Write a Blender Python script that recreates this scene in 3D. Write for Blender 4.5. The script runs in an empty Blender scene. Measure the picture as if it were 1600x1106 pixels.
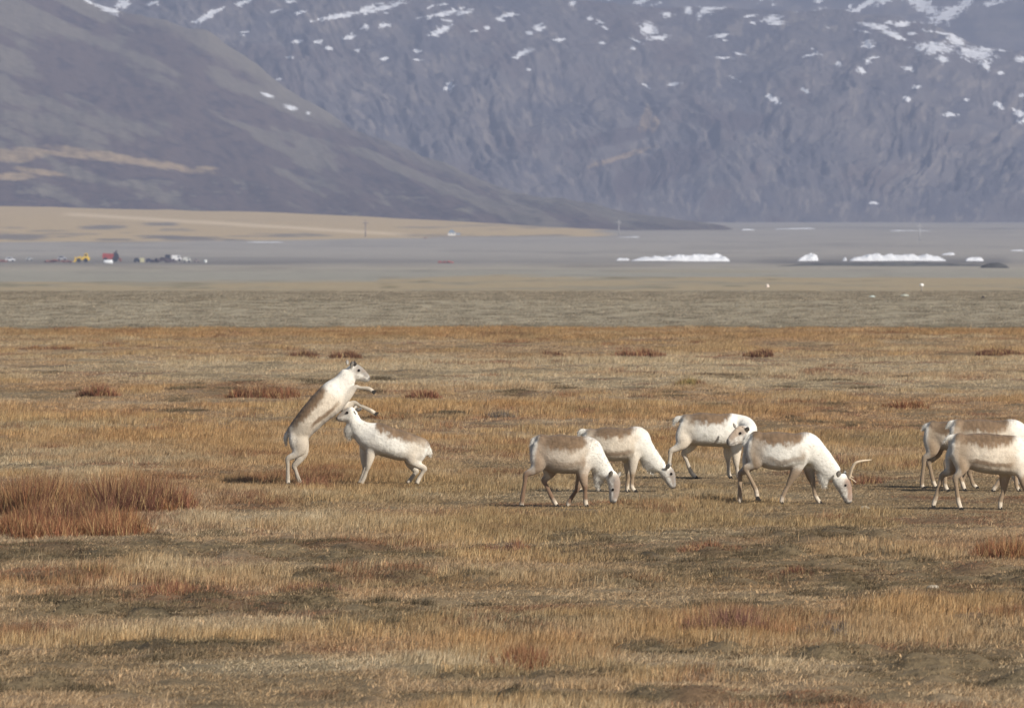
import bpy, bmesh, math, random
import numpy as np
from mathutils import Vector

random.seed(7)
RNG = np.random.default_rng(11)
sc = bpy.context.scene
COL = sc.collection

# ------------------------------------------------------------------ camera, sky, sun, exposure
EYE = 3.9                      # eye height above the near field
FPX = 13333.0                  # focal length in photo pixels (300 mm on a 36 mm sensor, 1600 px)
HZ = 345.0                     # photo row of the eye-level horizon
cam_d = bpy.data.cameras.new('camera')
cam = bpy.data.objects.new('camera', cam_d)
COL.objects.link(cam)
cam.location = (0, 0, EYE)
cam.rotation_euler = (math.radians(90), 0, 0)
cam_d.sensor_width = 36.0
cam_d.lens = 300.0
cam_d.shift_y = -(553.0 - HZ) / 1600.0
cam_d.clip_start = 0.5
cam_d.clip_end = 40000.0
cam_d.dof.use_dof = True
cam_d.dof.focus_distance = 117.0
cam_d.dof.aperture_fstop = 9.5
sc.camera = cam

TO_SUN = Vector((0.62, -0.56, 0.55)).normalized()
SUN_EL = math.asin(TO_SUN.z)
world = bpy.data.worlds.new("World")
sc.world = world
world.use_nodes = True
wn = world.node_tree
wn.nodes.clear()
sky = wn.nodes.new('ShaderNodeTexSky')
sky.sky_type = 'NISHITA'
sky.sun_disc = False
sky.sun_elevation = SUN_EL
sky.sun_rotation = math.atan2(TO_SUN.x, TO_SUN.y)
bg = wn.nodes.new('ShaderNodeBackground')
bg.inputs['Strength'].default_value = 0.06
wo = wn.nodes.new('ShaderNodeOutputWorld')
wn.links.new(sky.outputs[0], bg.inputs['Color'])
wn.links.new(bg.outputs[0], wo.inputs['Surface'])

sun_d = bpy.data.lights.new('sun', 'SUN')
sun_d.energy = 4.9
sun_d.angle = math.radians(0.53)
sun_d.color = (1.0, 0.94, 0.85)
sun = bpy.data.objects.new('sun', sun_d)
sun.rotation_euler = (-TO_SUN).to_track_quat('-Z', 'Y').to_euler()
sun.location = (60, 40, 90)
COL.objects.link(sun)

sc.view_settings.view_transform = 'Standard'
sc.view_settings.look = 'None'
sc.view_settings.exposure = 0.25
sc.view_settings.gamma = 1.0
sc.cycles.max_bounces = 5
sc.cycles.diffuse_bounces = 3
sc.cycles.volume_bounces = 0
sc.cycles.use_denoising = True

# ------------------------------------------------------------------ noise
def _hash(ix, iy, seed):
    h = (ix.astype(np.int64) * 374761393 + iy.astype(np.int64) * 668265263 + seed * 974711) & 0xFFFFFFFF
    h = ((h ^ (h >> 13)) * 1274126177) & 0xFFFFFFFF
    h = ((h ^ (h >> 16)) * 2246822519) & 0xFFFFFFFF
    h = h ^ (h >> 15)
    return (h & 0xFFFFFF) / float(0xFFFFFF)

def vnoise(x, y, seed=0):
    x = np.asarray(x, float); y = np.asarray(y, float)
    x, y = np.broadcast_arrays(x, y)
    ix = np.floor(x); iy = np.floor(y)
    fx = x - ix; fy = y - iy
    fx = fx * fx * fx * (fx * (fx * 6 - 15) + 10)
    fy = fy * fy * fy * (fy * (fy * 6 - 15) + 10)
    a = _hash(ix, iy, seed); b = _hash(ix + 1, iy, seed)
    c = _hash(ix, iy + 1, seed); d = _hash(ix + 1, iy + 1, seed)
    return (a + (b - a) * fx) * (1 - fy) + (c + (d - c) * fx) * fy

def fbm(x, y, seed=0, octv=4, gain=0.5):
    s = 0.0; a = 1.0; n = 0.0
    x = np.asarray(x, float); y = np.asarray(y, float)
    for o in range(octv):
        s = s + a * vnoise(x, y, seed + o * 17)
        n += a; a *= gain
        x, y = x * 1.93 + y * 0.37 + 5.3, y * 1.93 - x * 0.37 + 9.1
    return s / n

def ridged(x, y, seed=0, octv=4, gain=0.5):
    s = 0.0; a = 1.0; n = 0.0
    x = np.asarray(x, float); y = np.asarray(y, float)
    for o in range(octv):
        s = s + a * (1 - np.abs(2 * vnoise(x, y, seed + o * 29) - 1))
        n += a; a *= gain
        x, y = x * 1.9 + y * 0.45 + 1.7, y * 1.9 - x * 0.45 + 4.9
    return s / n

def sstep(a, b, x):
    t = np.clip((np.asarray(x, float) - a) / (b - a), 0, 1)
    return t * t * (3 - 2 * t)

def mix(a, b, t):
    a = np.asarray(a, float); b = np.asarray(b, float); t = np.asarray(t, float)
    if t.ndim and (a.ndim == 1 or a.ndim > t.ndim):
        t = t[..., None]
    return a * (1 - t) + b * t

def lin(r, g, b):
    def f(c):
        c /= 255.0
        return c / 12.92 if c <= 0.04045 else ((c + 0.055) / 1.055) ** 2.4
    return np.array([f(r), f(g), f(b)])

# ------------------------------------------------------------------ helpers
def tag(o, label=None, cat=None, group=None, kind=None):
    if label: o['label'] = label
    if cat: o['category'] = cat
    if group: o['group'] = group
    if kind: o['kind'] = kind
    return o

def np_mesh(name, V, F, smooth=True):
    """V (n,3); F list of (m,k) int arrays"""
    me = bpy.data.meshes.new(name)
    V = np.asarray(V, np.float32)
    if not isinstance(F, (list, tuple)): F = [F]
    me.vertices.add(len(V))
    me.vertices.foreach_set('co', V.ravel())
    nl = sum(f.size for f in F); npoly = sum(len(f) for f in F)
    me.loops.add(nl)
    me.loops.foreach_set('vertex_index', np.concatenate([f.ravel() for f in F]).astype(np.int32))
    me.polygons.add(npoly)
    starts = []; cur = 0
    for f in F:
        k = f.shape[1]
        starts.append(cur + np.arange(len(f)) * k); cur += f.size
    me.polygons.foreach_set('loop_start', np.concatenate(starts).astype(np.int32))
    me.polygons.foreach_set('use_smooth', np.full(npoly, smooth, dtype=bool))
    me.update(calc_edges=True)
    return me

def set_color(me, name, C):
    a = me.attributes.new(name, 'FLOAT_COLOR', 'POINT')
    C = np.asarray(C, np.float32)
    if C.shape[1] == 3:
        C = np.concatenate([C, np.ones((len(C), 1), np.float32)], 1)
    a.data.foreach_set('color', C.ravel())

def set_float(me, name, v):
    a = me.attributes.new(name, 'FLOAT', 'POINT')
    a.data.foreach_set('value', np.asarray(v, np.float32).ravel())

def link(name, me, mat=None, parent=None, loc=None):
    o = bpy.data.objects.new(name, me)
    COL.objects.link(o)
    if mat is not None:
        me.materials.clear(); me.materials.append(mat)
    if parent is not None: o.parent = parent
    if loc is not None: o.location = loc
    return o

def empty(name, loc):
    o = bpy.data.objects.new(name, None)
    o.empty_display_size = 0.2
    o.location = loc
    COL.objects.link(o)
    return o

def new_mat(name, rough=0.85):
    m = bpy.data.materials.new(name)
    m.use_nodes = True
    nt = m.node_tree
    p = nt.nodes['Principled BSDF']
    p.inputs['Roughness'].default_value = rough
    p.inputs['Specular IOR Level'].default_value = 0.2
    return m, nt, p

def noise_node(nt, scale, detail=4, rough=0.6, coord='Object', vscale=None):
    tc = nt.nodes.new('ShaderNodeTexCoord')
    n = nt.nodes.new('ShaderNodeTexNoise')
    n.inputs['Scale'].default_value = scale
    n.inputs['Detail'].default_value = detail
    n.inputs['Roughness'].default_value = rough
    if vscale:
        mp = nt.nodes.new('ShaderNodeMapping')
        mp.inputs['Scale'].default_value = vscale
        nt.links.new(tc.outputs[coord], mp.inputs['Vector'])
        nt.links.new(mp.outputs[0], n.inputs['Vector'])
    else:
        nt.links.new(tc.outputs[coord], n.inputs['Vector'])
    return n

def ramp(nt, src, stops):
    r = nt.nodes.new('ShaderNodeValToRGB')
    els = r.color_ramp.elements
    while len(els) < len(stops): els.new(0.5)
    for e, (p, c) in zip(els, stops):
        e.position = p
        e.color = (c[0], c[1], c[2], 1) if hasattr(c, '__len__') else (c, c, c, 1)
    nt.links.new(src, r.inputs[0])
    return r

def mul_color(nt, a, b, fac=1.0):
    m = nt.nodes.new('ShaderNodeMix')
    m.data_type = 'RGBA'; m.blend_type = 'MULTIPLY'
    m.inputs[0].default_value = fac
    nt.links.new(a, m.inputs[6]); nt.links.new(b, m.inputs[7])
    return m.outputs[2]

def attr_node(nt, name, typ='GEOMETRY'):
    a = nt.nodes.new('ShaderNodeAttribute')
    a.attribute_name = name; a.attribute_type = typ
    return a

def simple_mat(name, col, rough=0.7, var=0.25, scale=6.0, bump=0.0):
    m, nt, p = new_mat(name, rough)
    n = noise_node(nt, scale, 5)
    c = np.array(col, float)
    r = ramp(nt, n.outputs[0], [(0.3, c * (1 - var)), (0.7, np.minimum(c * (1 + var), 0.95))])
    nt.links.new(r.outputs[0], p.inputs['Base Color'])
    if bump > 0:
        b = nt.nodes.new('ShaderNodeBump'); b.inputs['Distance'].default_value = bump
        nt.links.new(n.outputs[0], b.inputs['Height'])
        nt.links.new(b.outputs[0], p.inputs['Normal'])
    return m

# ------------------------------------------------------------------ terrain profile
PD = np.array([0, 40, 306, 322, 345, 372, 395, 500, 800, 1150, 1500, 2200, 3000, 3700, 4500, 5300, 6500, 7600, 14000.0])
PZ = np.array([0, 0, 0, -0.25, -0.5, -0.14, 0.2, -0.25, -1.5, -2.9, -4.5, -7.6, -10.7, -9.2, -6.5, -2.1, 0.5, 2.6, 2.6])
def prof(D):
    return np.interp(D, PD, PZ)
def lift(x, D):              # the far left rises to the hill foot
    D = np.asarray(D, float)
    pxm = 800 + FPX * np.asarray(x, float) / np.maximum(D, 60)
    return np.clip((D - 4300) / 1050, 0, 1.1) ** 1.3 * np.interp(pxm, [-800, 0, 400, 700, 850, 960, 1000], [20, 14, 10, 5.2, 2, 0.2, 0])
_D = np.exp(np.linspace(math.log(30), math.log(7600), 6000))
_Y = np.minimum.accumulate(HZ + FPX * (EYE - prof(_D)) / _D)
def D_of_y(py):
    return np.interp(-np.asarray(py, float), -_Y, _D)
def px_of(x, D):
    return 800.0 + FPX * np.asarray(x, float) / D
def py_of(D):
    return HZ + FPX * (EYE - prof(D)) / D
def at(px, py):
    D = float(D_of_y(py))
    return (px - 800.0) / FPX * D, D

# soft world patches (x, distance, half width, half depth), worked out once from where they lie in the photo
def patch(px, py, hw, hh):
    x, D = at(px, py)
    return (x, D, hw / FPX * D, hh * D * D / (FPX * EYE))
def mask(patches, x, D, wob):
    m = np.zeros(np.broadcast(x, D).shape)
    for (cx, cd, rx, rd, *w) in patches:
        q = ((x - cx) / rx) ** 2 + ((D - cd) / rd) ** 2
        m = np.maximum(m, (w[0] if w else 1.0) * (1 - sstep(0.35, 1.5, q + wob)))
    return m

DARK = [patch(*a) for a in [(90,862,260,15),(400,860,190,14),(575,872,120,12),(320,948,300,17),(610,968,250,14),(110,905,140,8),
    (900,862,200,14),(1040,840,160,10),(1300,838,120,9),(1430,905,260,30),(1130,905,260,10),(1500,1052,230,22),(1250,1020,320,13),
    (900,1052,300,12),(60,1070,120,10),(250,1012,180,8),(1000,1090,500,10),(1340,870,200,12),(600,905,220,12)]]
SHORT = [patch(*a) for a in [(620,757,110,9),(455,758,60,6),(1150,755,520,30),(800,775,300,24),(1500,775,260,42),(1150,815,520,30),(1300,890,420,40),(100,716,280,22),
    (700,765,160,16),(900,735,250,16),(1300,960,100,10)]] + DARK
TALL = [patch(*a) for a in [(330,692,380,34),(560,752,200,34),(1000,700,260,14),(800,818,420,17),(1000,985,560,32),(800,521,1000,9),
    (1250,690,420,17),(100,660,240,18),(640,640,300,14),(900,640,400,14),(500,905,600,12),(1300,1000,400,22),(850,870,200,10)]]
ORNG = [patch(*a) for a in [(330,690,380,30),(800,521,1000,8),(430,745,300,24),(1300,655,340,16),(800,1010,140,20),(120,640,240,16),
    (700,640,200,10),(1050,650,300,14),(1480,630,200,12),(950,700,160,14)]]
PALE = [patch(*a) for a in [(100,716,300,22),(800,575,1000,22),(300,810,260,12),(1000,595,600,16),(1000,930,420,14),(620,1040,300,12),
    (1500,590,300,22)]]

REDP = [patch(*a) for a in [(150,800,260,46),(370,745,130,14),(480,748,70,16),(420,612,110,10),(1150,972,150,18),(1560,855,120,20),(830,1030,110,16),(790,862,140,10),(1120,858,150,10),(1250,895,160,8),(300,925,200,10)]]
def field_maps(x, D):
    w = (fbm(x / 1.3, D / 2.6, 3, 4) - 0.5) * 2.2
    n1 = fbm(x / 2.2, D / 5.0, 21, 4)
    n2 = fbm(x / 1.1, D / 2.6, 55, 4)
    n3 = fbm(x / 4.5, D / 9.0, 77, 3)
    dark = np.maximum(mask(DARK, x, D, w) * sstep(0.42, 0.58, 0.55 * fbm(x / 0.75, D / 0.9, 171, 4) + 0.45 * fbm(x / 2.2, D / 1.8, 172, 3)), 0.5 * sstep(0.60, 0.72, n2) * sstep(0.45, 0.6, n3))
    short = np.maximum(mask(SHORT, x, D, w), sstep(0.56, 0.66, n1) * 0.8)
    tall = np.maximum(mask(TALL, x, D, w) * 0.95, sstep(0.58, 0.70, 1 - n1) * 0.8) * (1 - 0.8 * dark)
    orng = np.maximum(mask(ORNG, x, D, w) * (0.45 + 0.55 * sstep(0.40, 0.6, n2)), 0.6 * sstep(0.58, 0.72, n3))
    pale = np.maximum(mask(PALE, x, D, w), 0.6 * sstep(0.56, 0.7, fbm(x / 3.0, D / 5.5, 101, 3)))
    red = np.maximum(sstep(0.64, 0.74, fbm(x / 1.6, D / 3.0, 131, 4)), mask(REDP, x, D, w * 1.3) * (0.35 + 0.65 * sstep(0.4, 0.6, n2)))
    return dark, short, tall, orng, pale, red, n2

C_STRAW = np.array([0.45, 0.318, 0.188])
C_GOLD = np.array([0.475, 0.318, 0.150])
C_ORNG = np.array([0.42, 0.225, 0.092])
C_PALE = np.array([0.53, 0.430, 0.285])
C_OLIVE = np.array([0.185, 0.142, 0.078])
C_SOIL = np.array([0.050, 0.038, 0.022])
C_RED = np.array([0.25, 0.115, 0.062])

DEER_SPOTS = [(455, 757), (620, 757), (890, 792), (990, 768), (1110, 748), (1250, 787), (1500, 764), (1540, 768), (1560, 797)]
def relief(x, D):
    x = np.asarray(x, float); D = np.asarray(D, float)
    near = sstep(330, 290, D) * sstep(20, 45, D)
    w = (fbm(x / 1.3, D / 2.6, 3, 4) - 0.5) * 2.2
    hum = mask(DARK, x, D, w)
    calm = np.zeros(np.broadcast(x, D).shape)
    for (px, py) in DEER_SPOTS:
        cx, cd = at(px, py)
        calm = np.maximum(calm, 1 - sstep(1.0, 2.4, np.hypot(x - cx, D - cd)))
    big = (fbm(x / 3.2, D / 4.5, 9, 3) - 0.5) * 0.12
    bump = np.maximum(fbm(x / 0.40, D / 0.75, 31, 4) - 0.42, 0) * (0.13 + 0.22 * hum)
    return near * (1 - 0.9 * calm) * (big + bump - 0.03)
def ground_z(x, D):
    return prof(D) + relief(x, D)

# ------------------------------------------------------------------ ground sheet
def blobs(u, v, lst, wob):
    m = np.zeros_like(u)
    for (cx, cy, rx, ry, ang) in lst:
        a = math.radians(ang)
        dx = u - cx; dy = v - cy
        p = dx * math.cos(a) + dy * math.sin(a); q = -dx * math.sin(a) + dy * math.cos(a)
        m = np.maximum(m, 1 - np.sqrt((p / rx) ** 2 + (q / ry) ** 2) * 0.5)
    return m

def far_color(x, D):
    """colour of the ground past the terrace edge"""
    px = px_of(x, D); py = HZ + FPX * (EYE - prof(D) - lift(x, D)) / D
    wob = (fbm(px / 190, py / 3.5, 5, 4) - 0.5)
    wob2 = (fbm(px / 60, py / 2.0, 15, 4) - 0.5)
    grav = lin(160, 149, 126); bank_d = lin(132, 122, 100)
    tan = lin(162, 147, 121); tan2 = lin(148, 139, 120)
    flat = lin(162, 154, 140); flat_d = lin(112, 106, 98); wet = lin(142, 142, 134)
    fieldc = lin(190, 165, 118); field2 = lin(122, 112, 96); stripe = lin(224, 200, 160)
    fine = fbm(np.asarray(x) / 0.5, D / 3.0, 611, 4) - 0.5
    c = mix(grav, bank_d, sstep(-0.1, 0.35, fine + 0.1 * wob))
    c = mix(c, lin(92, 82, 56), sstep(505, 515, py + wob * 10))
    m = 1 - sstep(462, 474, py + wob * 14)
    c = mix(c, mix(tan, tan2, sstep(-0.1, 0.25, wob + wob2)), m)
    c = mix(c, lin(118, 110, 86), m * sstep(0.18, 0.34, wob2) * 0.7)
    edge = np.where(px < 590, 440, 433) + wob * 5
    m = 1 - sstep(edge - 2, edge + 2, py + wob2 * 4)
    fl = mix(flat, flat_d, 0.35 * sstep(0.0, 0.35, wob) + 0.2 * sstep(0, .3, wob2))
    fl = mix(fl, wet, (1 - sstep(418, 434, py)) * 0.0 + sstep(416, 430, py) * 0.55)
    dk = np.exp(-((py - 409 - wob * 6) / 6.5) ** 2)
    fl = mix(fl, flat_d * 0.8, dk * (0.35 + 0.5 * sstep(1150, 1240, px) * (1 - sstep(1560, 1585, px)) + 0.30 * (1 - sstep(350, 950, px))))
    fl = mix(fl, lin(150, 140, 118), np.exp(-((py - 425) / 2.0) ** 2) * sstep(930, 1000, px) * (1 - sstep(1180, 1300, px)) * 0.6)
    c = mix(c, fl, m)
    # hay-coloured fields under the left hill
    low = np.interp(px, [-2000, 0, 420, 700, 960, 1000], [378, 378, 376, 371, 369, 355]) + wob * 4
    m = (1 - sstep(low - 1.5, low + 1.5, py)) * (1 - sstep(930, 975, px + wob * 80))
    fc = mix(fieldc, field2, 0.85 * sstep(0.02, 0.2, fbm(px / 95, py / 4.0, 25, 4) - 0.5 + 0.3 * wob2) * sstep(338, 366, py))
    scr = blobs(px, py, [(30, 371, 60, 5, 0), (280, 372, 65, 3.5, 2), (180, 375, 30, 1.6, 0), (160, 355, 40, 3, 0), (250, 350, 30, 3, 0), (370, 377, 30, 2, 0)], 0)
    fc = mix(fc, lin(98, 94, 92), 0.75 * sstep(0.40, 0.62, scr + wob2 * 0.5))
    st_y = np.interp(px, [-500, 110, 640, 700], [334, 335, 367, 371])
    fc = mix(fc, stripe, np.exp(-((py - st_y) / 2.4) ** 2) * sstep(90, 120, px) * (1 - sstep(600, 660, px)) * 0.9)
    c = mix(c, fc, m)
    return c

def build_ground():
    rows = np.concatenate([[-60, -10, 5, 15, 25], np.exp(np.arange(math.log(36), math.log(312), 0.00165)),
                           np.exp(np.arange(math.log(312.5), math.log(14000), 0.009))])
    t = np.linspace(-1, 1, 261)
    t = np.concatenate([[-3.8, -3, -2.3, -1.8, -1.45, -1.2], t, [1.2, 1.45, 1.8, 2.3, 3, 3.8]])
    W = 4.5 + 0.074 * np.maximum(rows, 0)
    X = t[None, :] * W[:, None] + (np.sign(t) * 40 * np.maximum(np.abs(t) - 1, 0))[None, :]
    D = np.repeat(rows[:, None], len(t), 1)
    Z = prof(np.maximum(D, 0)) + relief(X, D)
    # the distant left lifts a little towards the hill foot
    Z = Z + lift(X, D)
    Z = Z + sstep(420, 900, D) * (fbm(X / 25, D / 60, 91, 3) - 0.5) * 0.5
    Z = Z + sstep(340, 372, D) * (1 - sstep(470, 520, D)) * (fbm(X / 0.5, D / 2.5, 92, 3) - 0.5) * 0.05
    V = np.stack([X, D, Z], -1).reshape(-1, 3)
    nr, nc = X.shape
    idx = np.arange(nr * nc).reshape(nr, nc)
    F = np.stack([idx[:-1, :-1], idx[:-1, 1:], idx[1:, 1:], idx[1:, :-1]], -1).reshape(-1, 4)
    x = X.ravel(); d = np.maximum(D.ravel(), 20)
    dark, short, tall, orng, pale, red, n2 = field_maps(x, d)
    c = mix(C_STRAW * 0.62, C_PALE * 0.75, pale * 0.7)
    c = mix(c, C_ORNG * 0.6, orng * 0.6)
    c = mix(c, C_OLIVE * 0.9, np.maximum(short * 0.75, dark * 0.9))
    soil = np.maximum(dark * sstep(0.40, 0.62, n2), 0.35 * sstep(0.55, 0.7, n2))
    c = mix(c, C_SOIL, soil * 0.75)
    c = mix(c, C_RED * 0.6, red * 0.4)
    f = far_color(x, np.maximum(d, 60))
    c = mix(c, f, sstep(303, 309, d))
    me = np_mesh('ground', V, F)
    set_color(me, 'gcol', c)
    m, nt, p = new_mat('ground', 0.95)
    a = attr_node(nt, 'gcol')
    n = noise_node(nt, 9.0, 8, 0.7)
    r = ramp(nt, n.outputs[0], [(0.30, 0.62), (0.5, 1.0), (0.72, 1.35)])
    n2_ = noise_node(nt, 0.7, 6, 0.65, vscale=(1, .4, 1))
    r2 = ramp(nt, n2_.outputs[0], [(0.32, 0.88), (0.68, 1.10)])
    c1 = mul_color(nt, a.outputs['Color'], r.outputs[0])
    nt.links.new(mul_color(nt, c1, r2.outputs[0]), p.inputs['Base Color'])
    b = nt.nodes.new('ShaderNodeBump'); b.inputs['Distance'].default_value = 0.06
    b.inputs['Strength'].default_value = 0.9
    nt.links.new(n.outputs[0], b.inputs['Height'])
    nt.links.new(b.outputs[0], p.inputs['Normal'])
    o = link('ground', me, m)
    tag(o, 'dry tundra field running into grey river flats below the hills', 'ground', kind='structure')
    return o
ground = build_ground()

# ------------------------------------------------------------------ hills and mountains
def hill_mat(name, vcol='hcol', snow=False, bump=6.0, nscale=0.02, var=(0.7, 1.3), stretch=(1, 1, 1)):
    m, nt, p = new_mat(name, 0.95)
    a = attr_node(nt, vcol)
    n = noise_node(nt, nscale, 10, 0.66, vscale=stretch)
    r = ramp(nt, n.outputs[0], [(0.32, var[0]), (0.5, 1.0), (0.68, var[1])])
    col = mul_color(nt, a.outputs['Color'], r.outputs[0])
    if snow:
        s = attr_node(nt, 'snow')
        n2 = noise_node(nt, 0.07, 6, 0.6)
        ad = nt.nodes.new('ShaderNodeMath'); ad.operation = 'MULTIPLY_ADD'
        ad.inputs[1].default_value = 2.0; ad.inputs[2].default_value = -1.08
        nt.links.new(n2.outputs[0], ad.inputs[0])
        su = nt.nodes.new('ShaderNodeMath'); su.operation = 'ADD'; n2.inputs['Scale'].default_value = 0.17
        nt.links.new(ad.outputs[0], su.inputs[0]); nt.links.new(s.outputs['Fac'], su.inputs[1])
        rr = ramp(nt, su.outputs[0], [(0.46, 0.0), (0.54, 1.0)])
        mx = nt.nodes.new('ShaderNodeMix'); mx.data_type = 'RGBA'
        nt.links.new(rr.outputs[0], mx.inputs[0]); nt.links.new(col, mx.inputs[6])
        mx.inputs[7].default_value = (0.86, 0.87, 0.9, 1)
        col = mx.outputs[2]
    nt.links.new(col, p.inputs['Base Color'])
    b = nt.nodes.new('ShaderNodeBump'); b.inputs['Distance'].default_value = bump
    b.inputs['Strength'].default_value = 0.8
    nt.links.new(n.outputs[0], b.inputs['Height'])
    nt.links.new(b.outputs[0], p.inputs['Normal'])
    return m

def ridge_mesh(Dbase, Dcr, crest_px, crest_py, base_z, nx, ndep, noise_fn, power=1.0, fall=0.5, dend=1.5):
    Dmax = Dcr if np.isscalar(Dcr) else Dcr[1][0]
    half = 0.060 * Dmax + 60
    tt = np.linspace(-1, 1, nx)
    xs = np.concatenate([half * np.array([-2.6, -2.1, -1.7, -1.4, -1.2, -1.08]), half * tt, half * np.array([1.08, 1.2, 1.4, 1.7, 2.1, 2.6])])
    ts = np.concatenate([np.linspace(-0.05, 1.05, ndep), np.linspace(1.08, dend, 30)])
    X, T = np.meshgrid(xs, ts)
    Dcrest = Dcr if np.isscalar(Dcr) else np.interp(800 + FPX * X / (0.93 * Dmax), Dcr[0], Dcr[1])
    D = Dbase + (Dcrest - Dbase) * T
    pxs = 800 + FPX * X / Dcrest
    cy = np.interp(pxs, crest_px, crest_py)
    cz = EYE + (HZ - cy) / FPX * Dcrest
    hgt = np.maximum(cz - base_z, 0)
    P = np.where(T <= 1, np.clip(T, -0.2, 1), 1)
    P = np.sign(P) * np.abs(P) ** power
    P = np.where(T > 1, 1 - fall * (T - 1), P)
    Z = base_z + hgt * P
    Z = np.where(T < 0, base_z - 8 * np.abs(T) / 0.05, Z)
    nz = noise_fn(X, D, T, hgt, pxs)
    Z = Z + nz * np.clip(T * 6, 0, 1) * np.clip(hgt / 25, 0, 1)
    Z = np.where(hgt < 0.4, Z - 6, Z)
    V = np.stack([X, D, Z], -1).reshape(-1, 3)
    nr, nc = X.shape
    idx = np.arange(nr * nc).reshape(nr, nc)
    F = np.stack([idx[:-1, :-1], idx[:-1, 1:], idx[1:, 1:], idx[1:, :-1]], -1).reshape(-1, 4)
    return V, F, X.ravel(), D.ravel(), Z.ravel(), T.ravel(), hgt.ravel()

def elev(x, d, z):          # bearing and elevation, as photo columns and rows, of a hillside point seen from the camera car
    return 800 + FPX * x / d, HZ - FPX * (z - EYE) / d

# --- left hill
def lh_noise(X, D, T, hgt, pxs):
    g = fbm(X / 55 + T * 2.0, T * 3.0, 201, 5) - 0.5
    g2 = ridged(X / 30 + T * 3.5, T * 2.0, 230, 3) - 0.5
    return g * 16 + g2 * 3.0
V, F, x, d, z, T, hg = ridge_mesh(5300, ([500, 700, 900, 1150], [6700, 6350, 5950, 5480]), [-6000, -1200, -400, 0, 130, 190, 270, 330, 400, 450, 560, 680, 800, 900, 1000, 1080, 1130, 1170, 9000],
    [-900, -420, -190, -70, -8, 14, 34, 60, 108, 140, 198, 250, 294, 319, 337, 347, 354, 366, 380], -4.0, 620, 420, lh_noise, 0.95, 0.5)
u, v = elev(x, d, z)
s_ = (v - 0.42 * u)          # runs down the slope to the right
wob = fbm(u / 120, s_ / 22, 240, 5) - 0.5
wob2 = 0.6 * (fbm(u / 34, v / 15, 260, 5) - 0.5) + 0.6 * (fbm((u - v) / 9, v / 7, 261, 4) - 0.5)
heath = lin(90, 76, 70); heath_d = lin(68, 57, 57); lich = lin(120, 112, 97); tanc = lin(164, 142, 108)
c = mix(heath, heath_d, sstep(-0.05, 0.2, wob2))
m_l = sstep(0.0, 0.14, wob + 0.30 * wob2 + 0.10 * sstep(180, 60, v) - 0.05 * sstep(150, 300, v))
c = mix(c, lich, m_l * 0.75)
c = mix(c, lich, 0.7 * sstep(28, 4, v - np.interp(u, [0, 270, 450, 680, 800, 1000], [-70, 34, 140, 250, 294, 338]) + wob2 * 20))
tanm = blobs(u, v, [(200, 250, 120, 7, 9), (90, 240, 60, 4, 8), (20, 243, 40, 10, 0), (60, 268, 40, 5, 8), (20, 275, 40, 6, 0), (320, 262, 20, 3, 5)], 0)
c = mix(c, tanc, 0.85 * sstep(0.36, 0.70, tanm + wob2 * 0.7))
lowp = sstep(0.14, 0.26, wob2 + 0.3 * (fbm(u / 70, v / 5, 270, 4) - 0.5)) * sstep(255, 305, v)
c = mix(c, lich * 1.05, lowp * 0.75)
snow = blobs(u, v, [(165, 12, 22, 6, 28), (150, 3, 22, 4, 30), (418, 149, 10, 3.0, 15), (454, 168, 11, 3.6, 14), (482, 177, 4, 2.6, 30), (138, 2, 10, 3, 20)], 0)
me = np_mesh('hill', V, F)
set_color(me, 'hcol', c); set_float(me, 'snow', snow)
hill = link('hill', me, hill_mat('heath_slope', snow=True, bump=2.5, nscale=0.11, var=(0.74, 1.24)))
tag(hill, 'brown heath hill sloping down from the left', 'hill', kind='structure')

# --- main crag mountain
def mm_noise(X, D, T, hgt, pxs):
    S = T * 215.0
    bend = np.interp(pxs, [200, 800, 1050, 1250, 1700], [0.85, 0.75, 0.25, -0.35, -0.75])
    wx = (fbm(X / 70, S / 70, 300, 3) - 0.5) * 60
    A = X + bend * S + wx; Bq = S - bend * X * 0.35 + wx * 0.5
    g = fbm(X / 95, T * 4.0, 301, 6, 0.55) - 0.5
    crag = ridged(A / 42, Bq / 95, 330, 5, 0.55) - 0.55
    slab = fbm(A / 15, Bq / 30, 360, 5, 0.6) - 0.5
    rug = 0.35 + 0.65 * sstep(0.95, 0.45, T)
    ledge = np.abs(((T * 7 + (fbm(X / 60, T * 3, 377, 3)) * 2.5) % 1.0) - 0.5) - 0.25
    return g * 40 * (1 - 0.55 * sstep(0.7, 1.0, T)) + rug * (crag * 19 + slab * 13 + (fbm(A / 6.5, Bq / 10, 366, 3) - 0.5) * 6 + ledge * 3)
V, F, x, d, z, T, hg = ridge_mesh(7550, 8250, [-8000, -2000, -300, 300, 560, 700, 820, 950, 1100, 1250, 1380, 1450, 1520, 1600, 1800, 2300, 9000],
    [-160, -120, -80, -50, -40, -26, -8, 4, 10, 14, 28, 42, 62, 76, 120, 180, 240], 3.2, 820, 470, mm_noise, 0.9, 0.35, 1.9)
u, v = elev(x, d, z)
bd = np.interp(u, [200, 800, 1050, 1250, 1700], [-0.75, -0.65, -0.2, 0.3, 0.65])
wob = fbm((u + bd * v) / 80, v / 45, 401, 5) - 0.5
wob2 = 0.55 * (fbm((u + bd * v) / 24, v / 22, 420, 5) - 0.5) + 0.75 * (fbm((u + bd * v) / 8, v / 11, 425, 4) - 0.5)
rock = lin(98, 92, 90); rock_d = lin(76, 73, 77); rock_l = lin(130, 121, 112); heath2 = lin(86, 74, 70)
c = mix(rock, rock_d, sstep(-0.02, 0.22, wob))
c = mix(c, rock_l, sstep(0.04, 0.26, wob2) * 0.75)
c = mix(c, heath2, sstep(0.05, 0.25, -wob) * 0.7)
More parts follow.
